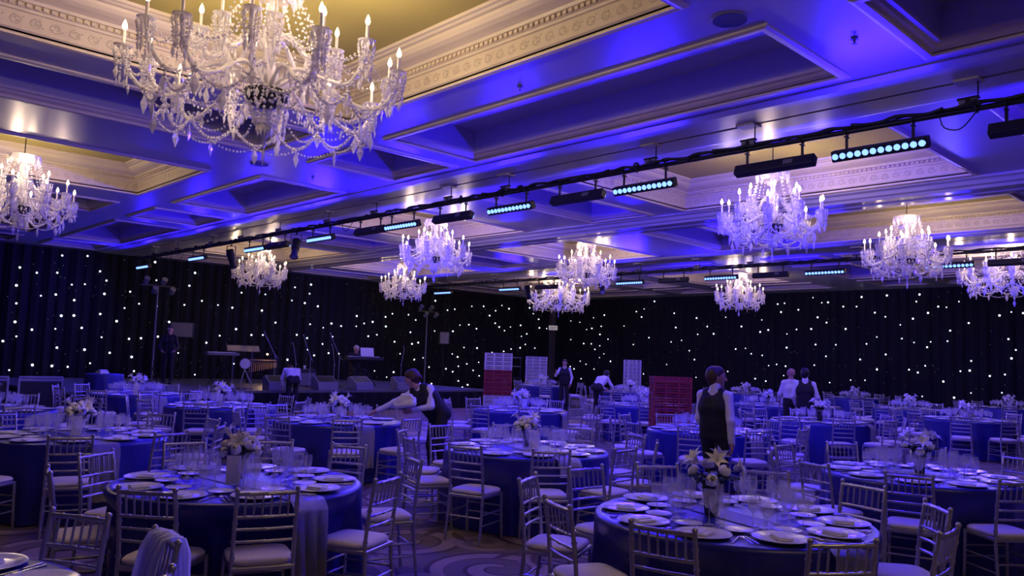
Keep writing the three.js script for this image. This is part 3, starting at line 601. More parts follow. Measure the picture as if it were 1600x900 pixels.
const lilyGeo = flat([...Array(6).keys()].map((k) => moved(strip(0.045, 0.1, 1.5, 6, 0.25), 0, 0, 0, 0, k * Math.PI / 3, 0)).concat([...Array(4).keys()].map((k) => moved(cyl(0.0015, 0.0015, 0.06, 4, 0, 0.03, 0), 0, 0, 0, 0.3, k * 1.6, 0))));
const leafGeo = strip(0.05, 0.13, 0.9, 5, 0.15);
M.petal.side = M.petalLily.side = M.leaf.side = THREE.DoubleSide;
function makeFlowers(lilies, roses, vaseMat, leaves) {
  const g = new THREE.Group();
  part(g, 'vase', lathe([[0, 0.004], [0.042, 0.004], [0.045, 0.03], [0.05, 0.1], [0.062, 0.17], [0.06, 0.17], [0.047, 0.1], [0.041, 0.02], [0, 0.012]], 18), vaseMat);
  const st = []; for (let k = 0; k < 9; k++) { const q = k * 0.7; st.push(sweep([[0.02 * Math.cos(q + 2), 0.015, 0.02 * Math.sin(q + 2)], [0.045 * Math.cos(q), 0.17, 0.045 * Math.sin(q)], [0.09 * Math.cos(q), 0.26, 0.09 * Math.sin(q)]], 0.005, 5)); }
  part(g, 'stems', flat(st), M.leaf).userData.kind = 'stuff';
  for (let k = 0; k < leaves; k++) { const q = k * 2.4, u = 0.3 + 0.7 * ((k * 0.37) % 1); part(g, 'leaf', leafGeo, M.leaf, [0.05 * Math.cos(q), 0.17 + 0.06 * u, 0.05 * Math.sin(q)]).rotation.set(0.5 + u * 0.5, Math.PI / 2 - q, 0, 'YXZ'); }
  for (let k = 0; k < roses; k++) {
    const q = k * 2.4 + 0.4, e = Math.acos(1 - 0.95 * (k + 0.5) / roses), R = 0.135;
    part(g, 'rose', roseGeo, M.petal, [R * Math.sin(e) * Math.cos(q), 0.2 + R * Math.cos(e), R * Math.sin(e) * Math.sin(q)]).rotation.set(e * 0.9, Math.PI / 2 - q, 0, 'YXZ');
  }
  for (let k = 0; k < lilies; k++) {
    const q = k * (6.283 / lilies) + 0.9, e = 0.75 + 0.35 * (k % 2);
    part(g, 'lily', lilyGeo, M.petalLily, [0.15 * Math.sin(e) * Math.cos(q), 0.24 + 0.12 * Math.cos(e), 0.15 * Math.sin(e) * Math.sin(q)]).rotation.set(e, Math.PI / 2 - q, 0, 'YXZ');
  }
  return g;
}
const roseBouquet = makeFlowers(3, 14, M.glass, 18), lilyBouquet = makeFlowers(5, 7, M.smoke, 30);

// tables: x, z, ring phase (world degrees), flowers, card, detail, phrase
const TABLES = [
  { at: [-2.86, -4.8], angs: [-63, -21, 15, 55, 92, 131, 167, -160, -125, -96], rail: [1.42, 1.27, 1.26, 1.3, 1.29, 1.3, 1.37, 1.46, 1.46, 1.4], fl: 'lily', flAt: [-0.1, 0.09], d: 2, t: 'the front lily table' },
  { at: [-5.76, -2.74], angs: [-12, -56, 40, 73, 115, 163, -155, -126, -97], rail: [1.22, 1.24, 1.24, 1.22, 1.25, 1.36, 1.46, 1.52, 1.5], fl: 'rose', card: [0.06, 0.1], d: 2, t: 'the front left table' },
  { at: [-6.3, -6.3], ph: 19, fl: 'rose', card: [0.12, -0.04], d: 2, t: 'the middle table beside the aisle' },
  { at: [-2.94, -8.38], ph: 16, fl: 'lily', d: 2, t: 'the right edge front table' },
  { at: [-9.45, -2.65], ph: 0, fl: 'rose', card: [0.08, 0.06], d: 1, t: 'the left table with cream card' },
  { at: [-10.1, -6.25], angs: [27, 63, 99, 171, 207, 243, 279, 315, 351], fl: 'rose', d: 1, t: 'the table the waitress leans over' },
  { at: [-3.82, -0.24], angs: [175, -149, 139, -113], R: 0.955, d: 2, t: 'the bottom left corner table' },
  { at: [-6.75, -10.6], ph: -12, fl: 'rose', d: 1, t: 'the table behind the walking waiter' },
  { at: [-10.95, -10.75], ph: 16, fl: 'rose', card: [0.12, -0.04], d: 1, t: 'the table before the tall crates' },
  { at: [-6.95, -14.75], ph: 5, fl: 'lily', d: 1, t: 'the table before the two waiters' },
  { at: [-13.25, -5.9], ph: 16, fl: 'rose', card: [0.1, 0.1], d: 1, t: 'the table below the clear lectern' },
  { at: [-16.75, -5.7], ph: 8, fl: 'rose', card: [0.1, 0.06], d: 0, t: 'the far left table before stage' },
  { at: [-13.3, -2.5], ph: 22, fl: 'rose', d: 0, t: 'the back table at left edge' },
  { at: [-20.12, -20.84], angs: [12, 48, 120, 156, 192, 228, 264, 300, 336], fl: 'rose', d: 0, t: 'the table beside the far waiter' },
  { at: [-11.16, -14.9], ph: 4, fl: 'rose', d: 0, t: 'the table left of red crates' },
  { at: [-16.06, -20.71], ph: 20, fl: 'rose', d: 0, t: 'the table with the leaning server' },
  { at: [-8.01, -22.2], ph: 30, fl: 'rose', d: 0, t: 'the fourth row right table' },
  { at: [-5.75, -19.1], ph: -23, fl: 'rose', d: 0, t: 'the third row right table' },
  { at: [-7.04, -27.3], ph: 14, fl: 'rose', d: 0, t: 'the right edge table by curtain' },
  { at: [-11.89, -27.9], ph: 26, fl: 'rose', d: 0, t: 'the curtain table right of waiters' },
  { at: [-10.3, -18.95], ph: 10, fl: 'rose', d: 0, t: 'the table left of two waiters' },
  { at: [-14.84, -25.73], ph: 33, fl: 'rose', d: 0, t: 'the curtain table left of waiters' },
];
const ringOrd = (i) => (i ? `${ORD[i]} clockwise from nearest,` : 'nearest the camera');
for (const T of TABLES) {
  const [cx, cz] = T.at, face = Math.atan2(-cx, -cz);            // direction from the table to the camera
  const angs = (T.angs || [...Array(10).keys()].map((k) => T.ph + 36 * k)).map((a) => a * DEG);
  const turnOf = (a) => { let d = (face - a) % (2 * Math.PI); if (d < -0.3) d += 2 * Math.PI; if (d > 2 * Math.PI - 0.3) d -= 2 * Math.PI; return d; };
  const rail = new Map(angs.map((a, i) => [a, T.rail ? T.rail[i] - 0.235 : T.R]));
  angs.sort((a, b) => turnOf(a) - turnOf(b));
  const gone = (p, q) => Math.abs(Math.atan2(Math.sin(p - q), Math.cos(p - q)));
  const seatR = angs.map((a) => (rail.get(a) || (T.d > 1 ? 1.175 - 0.09 * Math.cos(a - face) : 1.22)) + rr(0, 0.02)), turns = angs.map((a) => a + (T.d > 1 ? rr(-0.03, 0.03) : rr(-0.05, 0.05)));
  const tucked = T.d > 1 ? angs.map((a, i) => [a, seatR[i] - 0.26]).filter(([, f]) => f < 0.97) : [];
  // the runner lies near the x axis, turned so that its ends fall between chairs
  let spin = 0, best = -1;
  for (let s = -18; s <= 18; s++) { const g = Math.min(...angs.map((a) => gone(a, Math.PI / 2 + s * DEG)), ...(T.rail ? [9] : angs.map((a) => gone(a, -Math.PI / 2 + s * DEG)))) - Math.abs(s) * 1e-4; if (g > best) { best = g; spin = s * DEG; } }
  const clear = (e) => angs.every((a, i) => gone(a, e) > 20.5 * DEG || seatR[i] > 1.19);
  // place settings: evenly spaced round the table, as near to the chairs as that allows
  const n = angs.length, step = T.rail ? 2 * Math.PI / n : 0, settings = !T.rail ? angs : (() => { let sx = 0, sy = 0; angs.forEach((a) => { sx += Math.cos(a * n); sy += Math.sin(a * n); }); const p = Math.atan2(sy, sx) / n; return [...Array(n).keys()].map((k) => p + k * step).sort((p1, p2) => turnOf(p1) - turnOf(p2)); })();
  single('tablecloth', tucked.length ? clothGeo(TABLES.indexOf(T), tucked) : cloths[TABLES.indexOf(T) % 3], M.satin, `royal blue satin cloth to the floor on ${T.t}`, 'tablecloth', [cx, 0, cz], tucked.length ? 0 : rr(0, 6), 'blue round tablecloths');
  single('table_runner', runnerOf(clear(-Math.PI / 2 + spin), clear(Math.PI / 2 + spin)), M.sequin, `silver sequin runner hanging across ${T.t}`, 'runner', [cx, 0.0005, cz], spin, 'sequin runners');
  if (T.fl) {
    const src = T.fl === 'lily' ? lilyBouquet : roseBouquet, b = src.clone(), o = T.flAt || [0, 0];
    b.name = numbered('flower_arrangement'); scene.add(b); b.position.set(cx + o[0], 0.776, cz + o[1]); b.rotation.y = rr(0, 6.28); b.scale.setScalar(T.fl === 'lily' ? 1.05 : 1);
    b.userData = { label: T.fl === 'lily' ? `white lilies and roses in dark vase on ${T.t}` : `white roses and lilies in glass vase on ${T.t}`, category: 'flowers', group: 'floral centrepieces' };
  }
  if (T.card) {
    const dir = [Math.sin(face), Math.cos(face)], px = cx + dir[0] * 0.13 + T.card[0] * 0.7, pz = cz + dir[1] * 0.13 + T.card[1] * 0.7;
    const c = thing('table_card', `tall pale card standing by the flowers on ${T.t}`, 'card', [px, 0.776, pz], face + rr(-0.25, 0.25), 'standing table cards');
    part(c, 'sheet', box(0.1, 0.2, 0.004, 0, 0.112, 0), M.card); part(c, 'stand', rbox(0.11, 0.014, 0.05, 0.004, 0, 0.007, 0), M.acrylic);
  }
  angs.forEach((a, i) => {
    const R = seatR[i], t0 = settings[i], sx = Math.sin(t0), cs = Math.cos(t0);
    copyOf(chairProto, `silver ladder back chair ${ringOrd(i)} at ${T.t}`, [cx + Math.sin(a) * R, 0, cz + Math.cos(a) * R], turns[i], 'silver banquet chairs');
    a = t0;
    const at = (r, t, y = 0.7712) => [cx + sx * r + cs * t, y, cz + cs * r - sx * t];
    const place = (name, geo, mat, what, cat, p, turn, grp) => single(name, geo, mat, `${what} at place ${ringOrd(i)} on ${T.t}`.replace('place nearest', 'place nearest'), cat, p, turn, grp);
    const top = Math.abs(0.7 * Math.cos(t0 - spin)) < 0.36 ? 0.0055 : 0;   // clear of the runner
    place('dinner_plate', plateGeo, M.china, 'large white plate', 'plate', at(0.7, 0, 0.7712 + top), a, 'charger plates');
    place('bread_plate', breadGeo, M.china, 'small side plate', 'plate', at(0.475, 0.154, 0.7712 + 0.0055), a, 'side plates');
    place('napkin', napkinGeo, M.napkin, 'folded white napkin', 'napkin', at(0.693, rr(-0.006, 0.006), 0.7775 + top), a + rr(-0.15, 0.15), 'folded napkins');
    const spots = [['water_goblet', 0.485, 0.02], ['red_wine_glass', 0.415, -0.04], ['white_wine_glass', 0.385, 0.045], ['champagne_flute', 0.325, 0.0]];
    for (const [k, r, t] of spots) place(k, glassGeo[k][T.d > 1 ? 0 : 1], M.glass, GLASS_LABEL[k], 'glass', at(r + rr(-0.002, 0.002), t + rr(-0.002, 0.002), 0.7712 + 0.0055), 0, k.replace(/_/g, ' ') + 's');
    if (T.d > 1) {
      place('fork', forkGeo, M.cutlery, 'polished fork', 'fork', at(0.71, 0.19, 0.7712 + top), a, 'forks');
      place('knife', knifeGeo, M.cutlery, 'polished knife', 'knife', at(0.71, -0.185, 0.7712 + top), a, 'knives');
      place('spoon', spoonGeo, M.cutlery, 'polished spoon', 'spoon', at(0.71, -0.215, 0.7712 + top), a, 'spoons');
    }
  });
}
// tulle sash over one chair of the corner table
{
  const sashed = scene.children.filter((o) => o.name.startsWith('banquet_chair')).reduce((m, o) => (Math.hypot(o.position.x + 3.736, o.position.z + 1.2) < Math.hypot(m.position.x + 3.736, m.position.z + 1.2) ? o : m));
  const a = sashed.rotation.y, cx = sashed.position.x, cz = sashed.position.z, pos = [], idx = [], n = 16;
  const path = [[0.56, 0.13], [0.7, 0.145], [0.85, 0.175], [0.912, 0.2], [0.93, 0.24], [0.915, 0.285], [0.85, 0.3], [0.68, 0.305], [0.5, 0.32], [0.32, 0.345], [0.2, 0.365]];
  path.forEach(([y, z], i) => { for (let k = 0; k <= n; k++) { const u = k / n - 0.5, sp = 0.19 + 0.05 * Math.abs(i - 4) / 6; pos.push(u * sp * 1.2, y + (i === 4 ? 0.006 * Math.cos(u * 9) : 0), z + 0.018 * Math.sin(k * 1.9) * Math.min(1, Math.abs(i - 4) / 2)); } if (i) for (let k = 0; k < n; k++) { const p = (i - 1) * (n + 1) + k, q = p + n + 1; idx.push(p, p + 1, q, p + 1, q + 1, q); } });
  const g = new THREE.BufferGeometry(); g.setAttribute('position', new THREE.Float32BufferAttribute(pos, 3)); g.setIndex(idx); g.computeVertexNormals();
  single('chair_sash', g, M.tulle, 'sheer pale tulle draped over a chair at bottom left', 'sash', [cx, 0, cz], a);
}

// ---------- people ----------
function surfaceNet(sdf, lo, hi, cell) {
  const n = [0, 1, 2].map((i) => Math.ceil((hi[i] - lo[i]) / cell) + 2), [nx, ny, nz] = n, F = new Float32Array(nx * ny * nz);
  const at = (i, j, k) => i + nx * (j + ny * k);
  for (let k = 0; k < nz; k++) for (let j = 0; j < ny; j++) for (let i = 0; i < nx; i++) F[at(i, j, k)] = sdf(lo[0] + i * cell, lo[1] + j * cell, lo[2] + k * cell);
  const id = new Int32Array(F.length).fill(-1), pos = [], idx = [];
  for (let k = 0; k + 1 < nz; k++) for (let j = 0; j + 1 < ny; j++) for (let i = 0; i + 1 < nx; i++) {
    let sx = 0, sy = 0, sz = 0, c = 0, m = 0; const v = [];
    for (let q = 0; q < 8; q++) { v[q] = F[at(i + (q & 1), j + ((q >> 1) & 1), k + (q >> 2))]; if (v[q] < 0) m++; }
    if (m === 0 || m === 8) continue;
    for (const [a, b] of [[0, 1], [2, 3], [4, 5], [6, 7], [0, 2], [1, 3], [4, 6], [5, 7], [0, 4], [1, 5], [2, 6], [3, 7]]) if ((v[a] < 0) !== (v[b] < 0)) {
      const t = v[a] / (v[a] - v[b]), P = (q) => [q & 1, (q >> 1) & 1, q >> 2], A = P(a), B = P(b);
      sx += A[0] + (B[0] - A[0]) * t; sy += A[1] + (B[1] - A[1]) * t; sz += A[2] + (B[2] - A[2]) * t; c++;
    }
    id[at(i, j, k)] = pos.length / 3; pos.push(lo[0] + (i + sx / c) * cell, lo[1] + (j + sy / c) * cell, lo[2] + (k + sz / c) * cell);
  }
  const quad = (a, b, c, d, flip) => { if (a < 0 || b < 0 || c < 0 || d < 0) return; flip ? idx.push(a, c, b, a, d, c) : idx.push(a, b, c, a, c, d); };
  for (let k = 1; k + 1 < nz; k++) for (let j = 1; j + 1 < ny; j++) for (let i = 1; i + 1 < nx; i++) {
    const f = F[at(i, j, k)] < 0;
    if (f !== F[at(i + 1, j, k)] < 0) quad(id[at(i, j - 1, k - 1)], id[at(i, j, k - 1)], id[at(i, j, k)], id[at(i, j - 1, k)], !f);
    if (f !== F[at(i, j + 1, k)] < 0) quad(id[at(i - 1, j, k - 1)], id[at(i - 1, j, k)], id[at(i, j, k)], id[at(i, j, k - 1)], !f);
    if (f !== F[at(i, j, k + 1)] < 0) quad(id[at(i - 1, j - 1, k)], id[at(i, j - 1, k)], id[at(i, j, k)], id[at(i - 1, j, k)], !f);
  }
  return [pos, idx];
}
const sub = (a, b) => [a[0] - b[0], a[1] - b[1], a[2] - b[2]], dot = (a, b) => a[0] * b[0] + a[1] * b[1] + a[2] * b[2];
function capsule(p, b) {
  const d = sub(p, b.a), l = b.ab, t = Math.min(1, Math.max(0, dot(d, l) / b.l2)), e = [d[0] - l[0] * t, d[1] - l[1] * t, d[2] - l[2] * t];
  return Math.sqrt(dot(e, e)) - (b.r0 + (b.r1 - b.r0) * t);
}
const bone = (a, b, r0, r1, c, k = 0.03) => { const ab = sub(b, a); return { a, b, ab, l2: Math.max(1e-9, dot(ab, ab)), r0, r1: r1 ?? r0, c, k }; };
function bodyMesh(bones, cell) {
  const lo = [9, 9, 9], hi = [-9, -9, -9];
  for (const b of bones) for (const [p, r] of [[b.a, b.r0], [b.b, b.r1]]) for (let i = 0; i < 3; i++) { lo[i] = Math.min(lo[i], p[i] - r - 0.05); hi[i] = Math.max(hi[i], p[i] + r + 0.05); }
  const sdf = (x, y, z) => { let d = 9; const p = [x, y, z]; for (const b of bones) { const e = capsule(p, b), k = b.k, h = Math.max(k - Math.abs(d - e), 0) / k; d = Math.min(d, e) - h * h * k * 0.25; } return d; };
  const [pos, idx] = surfaceNet(sdf, lo, hi, cell), col = [];
  for (let i = 0; i < pos.length; i += 3) { let m = 9, c; for (const b of bones) { const e = capsule([pos[i], pos[i + 1], pos[i + 2]], b); if (e < m) { m = e; c = b.c; } } col.push(...c); }
  const g = new THREE.BufferGeometry(); g.setAttribute('position', new THREE.Float32BufferAttribute(pos, 3)); g.setAttribute('color', new THREE.Float32BufferAttribute(col, 3)); g.setIndex(idx); g.computeVertexNormals(); return g;
}
const SKIN = [0.48, 0.27, 0.2], SHIRT = [0.74, 0.72, 0.74], DARK = [0.012, 0.012, 0.016], HAIRC = [0.07, 0.03, 0.018], SHOE = [0.01, 0.01, 0.01];
M.body = std([1, 1, 1], 0.75, 0, { vertexColors: true });
M.vest = std([0.008, 0.008, 0.011], 0.7); M.hair = std([0.06, 0.026, 0.016], 0.55); M.hairGrey = std([0.5, 0.48, 0.46], 0.6); M.tie = std([0.01, 0.01, 0.015], 0.4);
const mix = (a, b, t) => a.map((v, i) => v + (b[i] - v) * t);
// J: joints in metres, person faces +z, feet at y 0
const STAND = { pelvis: [0, 0.95, 0], chest: [0, 1.27, 0], neck: [0, 1.46, -0.01], head: [0, 1.615, 0.015], face: [0, 0, 1], up: [0, 1, 0], shL: [0.165, 1.405, -0.01], shR: [-0.165, 1.405, -0.01], elL: [0.245, 1.13, -0.03], elR: [-0.245, 1.13, -0.03], wrL: [0.26, 0.89, 0.04], wrR: [-0.26, 0.89, 0.04], hipL: [0.09, 0.92, 0], hipR: [-0.09, 0.92, 0], knL: [0.1, 0.5, 0.02], knR: [-0.1, 0.5, 0.02], anL: [0.1, 0.09, -0.02], anR: [-0.1, 0.09, -0.02] };
function person(over, look, label, [x, y, z], turn, cell = 0.014, group) {
  const J = { ...STAND, ...over }, top = look.top || SHIRT, torso = look.torso || top, legs = look.legs || DARK, t = thing('person', label, 'person', [x, y, z], turn, group);
  const norm = (v) => { const l = Math.hypot(...v) || 1; return v.map((q) => q / l); };
  const right = norm([(J.shL[0] - J.shR[0]), (J.shL[1] - J.shR[1]), (J.shL[2] - J.shR[2])]);
  const off = (p, v, s) => [p[0] + v[0] * s, p[1] + v[1] * s, p[2] + v[2] * s];
  const B = [];
  for (const s of [-1, 1]) {
    B.push(bone(off(J.pelvis, right, s * 0.075), off(mix(J.pelvis, J.chest, 0.45), right, s * 0.06), 0.105, 0.098, mix(legs, torso, 0) , 0.05));
    B.push(bone(off(mix(J.pelvis, J.chest, 0.35), right, s * 0.06), off(J.chest, right, s * 0.075), 0.1, 0.112, torso, 0.05));
    B.push(bone(off(J.chest, right, s * 0.075), off(mix(J.chest, J.neck, 0.75), right, s * 0.07), 0.108, 0.06, torso, 0.05));
  }
  B.push(bone(mix(J.chest, J.neck, 0.8), J.neck, 0.07, 0.055, top, 0.03), bone(J.neck, mix(J.neck, J.head, 0.6), 0.052, 0.05, SKIN, 0.02));
  for (const S of ['L', 'R']) {
    B.push(bone(mix(J.neck, J['sh' + S], 0.45), J['sh' + S], 0.052, 0.056, torso === DARK ? top : torso), bone(J['sh' + S], J['el' + S], 0.056, 0.046, top), bone(J['el' + S], J['wr' + S], 0.046, 0.034, top));
    B.push(bone(J['hip' + S], J['kn' + S], 0.088, 0.062, legs), bone(J['kn' + S], J['an' + S], 0.06, 0.046, legs));
    const f = J['an' + S], d = J['toe' + S] || [f[0] + (S === 'L' ? 0.02 : -0.02), f[1] - 0.055, f[2] + 0.16];
    B.push(bone(off(f, [0, -1, 0], 0.045), d, 0.045, 0.035, SHOE));
  }
  const gs = [bodyMesh(B, cell)];
  // hands: palm, four fingers and a thumb
  for (const S of ['L', 'R']) {
    const w = J['wr' + S], d = norm(J['hand' + S] || sub(w, J['el' + S])), side = norm(J['thumb' + S] || [S === 'L' ? -0.3 : 0.3, 0, 1]);
    const sd = norm(sub(side, d.map((q) => q * dot(side, d)))), nn = [d[1] * sd[2] - d[2] * sd[1], d[2] * sd[0] - d[0] * sd[2], d[0] * sd[1] - d[1] * sd[0]], cu = S === 'L' ? 1 : -1;
    const pt = (u, v, c) => [w[0] + d[0] * u + sd[0] * v + nn[0] * c * cu, w[1] + d[1] * u + sd[1] * v + nn[1] * c * cu, w[2] + d[2] * u + sd[2] * v + nn[2] * c * cu];
    const h = [bone(pt(-0.03, 0, 0), pt(0.02, 0, 0), 0.03, 0.03, SKIN, 0.02)];
    for (let k = 0; k < 4; k++) {
      const v = 0.028 - k * 0.0185, L = [0.07, 0.08, 0.075, 0.058][k];
      h.push(bone(pt(0.01, v * 0.7, 0), pt(0.075, v, 0), 0.017, 0.014, SKIN, 0.016), bone(pt(0.075, v, 0), pt(0.075 + L * 0.55, v * 1.05, 0.012), 0.0095, 0.009, SKIN, 0.004), bone(pt(0.075 + L * 0.55, v * 1.05, 0.012), pt(0.075 + L * 0.9, v * 1.05, 0.035), 0.009, 0.0075, SKIN, 0.004));
    }
    h.push(bone(pt(0.02, 0.025, 0), pt(0.055, 0.055, 0.014), 0.014, 0.011, SKIN, 0.012), bone(pt(0.055, 0.055, 0.014), pt(0.088, 0.06, 0.028), 0.0105, 0.0085, SKIN, 0.005));
    gs.push(bodyMesh(h, Math.max(0.0055, cell * 0.4)));
  }
  // head with jaw, nose, ears, eyes
  const up = norm(J.up), fw = norm(J.face), sd = [up[1] * fw[2] - up[2] * fw[1], up[2] * fw[0] - up[0] * fw[2], up[0] * fw[1] - up[1] * fw[0]];
  const hp = (a, b, c) => [J.head[0] + sd[0] * a + up[0] * b + fw[0] * c, J.head[1] + sd[1] * a + up[1] * b + fw[1] * c, J.head[2] + sd[2] * a + up[2] * b + fw[2] * c];
  const EYE_C = [0.03, 0.02, 0.02], LIP = [0.36, 0.14, 0.12];
  const hb = [bone(hp(0, 0.035, -0.03), hp(0, 0.03, 0.02), 0.085, 0.078, SKIN, 0.02), bone(hp(0, -0.02, 0.035), hp(0, -0.085, 0.055), 0.06, 0.034, SKIN, 0.03), bone(hp(0, 0.01, 0.095), hp(0, -0.025, 0.112), 0.01, 0.015, SKIN, 0.014), bone(hp(-0.02, -0.058, 0.083), hp(0.02, -0.058, 0.083), 0.009, 0.009, LIP, 0.006), bone(hp(0, -0.06, -0.02), hp(0, -0.12, -0.02), 0.05, 0.05, SKIN, 0.03)];
  for (const s of [-1, 1]) hb.push(bone(hp(s * 0.083, 0.015, -0.01), hp(s * 0.085, -0.03, -0.005), 0.013, 0.01, SKIN, 0.006), bone(hp(s * 0.032, 0.012, 0.083), hp(s * 0.034, 0.012, 0.084), 0.0125, 0.0125, EYE_C, 0.004), bone(hp(s * 0.018, 0.032, 0.09), hp(s * 0.048, 0.032, 0.08), 0.006, 0.005, HAIRC, 0.006));
  gs.push(bodyMesh(hb, Math.max(0.007, cell * 0.55)));
  const all = gs.map((g) => { const q = g.toNonIndexed(); return q; });
  part(t, 'body', mergeGeometries(all), M.body);
  if (look.hair !== null) {
    const hair = [bone(hp(0, 0.045, -0.035), hp(0, 0.055, 0.005), 0.093, 0.083, [1, 1, 1], 0.02), bone(hp(0, 0.0, -0.055), hp(0, -0.05, -0.05), 0.075, 0.055, [1, 1, 1], 0.03)];
    for (const s of [-1, 1]) hair.push(bone(hp(s * 0.06, 0.03, -0.02), hp(s * 0.066, -0.01, -0.04), 0.036, 0.03, [1, 1, 1], 0.02));
    if (look.bun) hair.push(bone(hp(0, -0.02, -0.1), hp(0, -0.03, -0.125), 0.036, 0.034, [1, 1, 1], 0.02));
    const g = bodyMesh(hair, Math.max(0.009, cell * 0.6)); g.deleteAttribute('color'); part(t, 'hair', g, look.hair || M.hair);
  }
  if (look.vest) {
    const vb = [];
    for (const s of [-1, 1]) { vb.push(bone(off(mix(J.pelvis, J.chest, -0.02), right, s * 0.075), off(mix(J.pelvis, J.chest, 0.45), right, s * 0.062), 0.112, 0.107, DARK, 0.05), bone(off(mix(J.pelvis, J.chest, 0.4), right, s * 0.062), off(J.chest, right, s * 0.078), 0.107, 0.121, DARK, 0.05), bone(off(J.chest, right, s * 0.078), off(mix(J.chest, J.neck, 0.74), right, s * 0.11), 0.12, 0.064, DARK, 0.05), bone(off(mix(J.chest, J.neck, 0.6), right, s * 0.06), off(mix(J.chest, J.neck, 0.93), right, s * 0.075), 0.09, 0.05, DARK, 0.05)); }
    const g = bodyMesh(vb, cell); g.deleteAttribute('color'); part(t, 'vest', g, M.vest);
    part(t, 'collar', bodyMesh([bone(mix(J.chest, J.neck, 0.97), mix(J.neck, J.head, 0.32), 0.066, 0.064, SHIRT)], 0.012), M.body);
  }
  if (look.tie) { const f = mix(J.chest, J.neck, 0.85), e = off(f, fw, 0.075); part(t, 'bow_tie', flat([ball(0.014, ...e, 6), ball(0.024, ...off(e, right, 0.028), 7, [1, 0.8, 0.6]), ball(0.024, ...off(e, right, -0.028), 7, [1, 0.8, 0.6])]), M.tie); }
  return t;
}
const yawTo = (dx, dz) => Math.atan2(dx, dz);
// walking waiter seen from behind, right of centre
person({ head: [-0.01, 1.615, 0.01], face: [-0.75, 0, 0.66], elR: [-0.23, 1.13, -0.05], wrR: [-0.22, 0.88, 0.0], elL: [0.22, 1.13, 0.03], wrL: [0.18, 0.92, 0.13], knL: [0.1, 0.5, 0.1], anL: [0.1, 0.1, 0.04], knR: [-0.11, 0.5, -0.02], anR: [-0.12, 0.1, -0.16] }, { vest: 1, torso: DARK }, 'waiter in black vest and white shirt walking away, right of centre', [-5.12, 0, -8.2], yawTo(-0.06, -1), 0.013);
// waitress reaching over a table with folded linen on her arm
person({ pelvis: [0.02, 0.92, -0.06], chest: [-0.09, 1.14, 0.1], neck: [-0.17, 1.3, 0.19], head: [-0.21, 1.41, 0.27], face: [-0.8, -0.42, 0.42], up: [-0.32, 0.9, 0.3], shL: [0.0, 1.28, 0.1], shR: [-0.3, 1.2, 0.2], elR: [-0.5, 1.06, 0.36], wrR: [-0.7, 0.93, 0.52], elL: [0.1, 1.04, 0.14], wrL: [-0.08, 0.98, 0.32], thumbL: [0, 1, 0], handR: [-0.8, -0.35, 0.5], hipL: [0.1, 0.9, -0.06], hipR: [-0.07, 0.9, -0.06], knL: [0.12, 0.48, -0.02], knR: [-0.08, 0.48, 0.0], anL: [0.12, 0.09, -0.1], anR: [-0.1, 0.09, -0.06] }, { vest: 1, torso: DARK, bun: 1, tie: 1 }, 'waitress in black vest and bow tie bending over a table', [-8.98, 0, -7.12], yawTo(-0.06, 1), 0.013);
{ const g = bodyMesh([bone([-0.17, -0.02, 0], [0.13, 0.02, 0.02], 0.06, 0.05, [1, 1, 1], 0.015), bone([-0.12, 0.05, 0.02], [0.12, 0.07, 0], 0.052, 0.04, [1, 1, 1], 0.015), bone([-0.06, 0.11, 0.02], [0.08, 0.115, 0.02], 0.04, 0.032, [1, 1, 1], 0.015)], 0.013); g.deleteAttribute('color');
  single('linen_bundle', g, M.napkin, 'bundle of folded white linen over the waitress\'s arm', 'linen', [-9.065, 1.065, -6.69], 0.2); }
// two waiters past the third row, and those by the far curtain
person({ face: [-0.2, -0.2, 0.95], elL: [0.25, 1.13, 0.04], wrL: [0.2, 0.95, 0.2], elR: [-0.26, 1.12, 0], wrR: [-0.24, 0.88, 0.1] }, { vest: 1, torso: DARK, hair: std([0.008, 0.007, 0.007], 0.5) }, 'dark haired waiter in black vest, back turned, before right curtain', [-8.27, 0, -16.85], yawTo(-0.45, -0.9), 0.018);
person({ elL: [0.24, 1.14, 0.06], wrL: [0.2, 1.0, 0.22] }, { hair: null }, 'balding man in white shirt beside the dark haired waiter', [-8.88, 0, -17.4], yawTo(-0.7, -0.7), 0.018);
person({ face: [0, -0.25, 0.97], elR: [-0.3, 1.18, 0.06], wrR: [-0.27, 1.3, 0.22], elL: [0.26, 1.13, 0], wrL: [0.22, 0.9, 0.1] }, { vest: 1, torso: DARK, tie: 1, hair: std([0.02, 0.012, 0.01], 0.5) }, 'far waiter in black vest standing beside white crates', [-18.85, 0, -20.6], yawTo(0.6, 0.8), 0.02);
person({ pelvis: [0, 0.92, -0.1], chest: [0, 1.13, 0.14], neck: [0, 1.25, 0.27], head: [0, 1.32, 0.38], face: [0, -0.6, 0.8], up: [0, 0.8, 0.6], shL: [0.18, 1.21, 0.21], shR: [-0.18, 1.21, 0.21], elL: [0.24, 1.0, 0.36], wrL: [0.18, 0.88, 0.55], elR: [-0.24, 1.0, 0.34], wrR: [-0.18, 0.86, 0.5] }, { hair: std([0.02, 0.012, 0.01], 0.5) }, 'server in white shirt leaning over a far table', [-15.93, 0, -18.95], yawTo(0, -1), 0.02);
// stage hand bending, seen from behind
person({ pelvis: [0, 0.9, -0.12], chest: [0, 1.13, 0.1], neck: [0, 1.2, 0.28], head: [0, 1.19, 0.43], face: [0, -0.95, 0.3], up: [0, 0.3, 0.95], shL: [0.18, 1.19, 0.2], shR: [-0.18, 1.19, 0.2], elL: [0.24, 0.95, 0.3], wrL: [0.2, 0.76, 0.42], elR: [-0.24, 0.95, 0.3], wrR: [-0.2, 0.76, 0.42] }, { torso: SHIRT }, 'person in white shirt and black trousers bending at the stage edge', [-20.05, 0, -10.9], yawTo(-1, -0.3), 0.018);

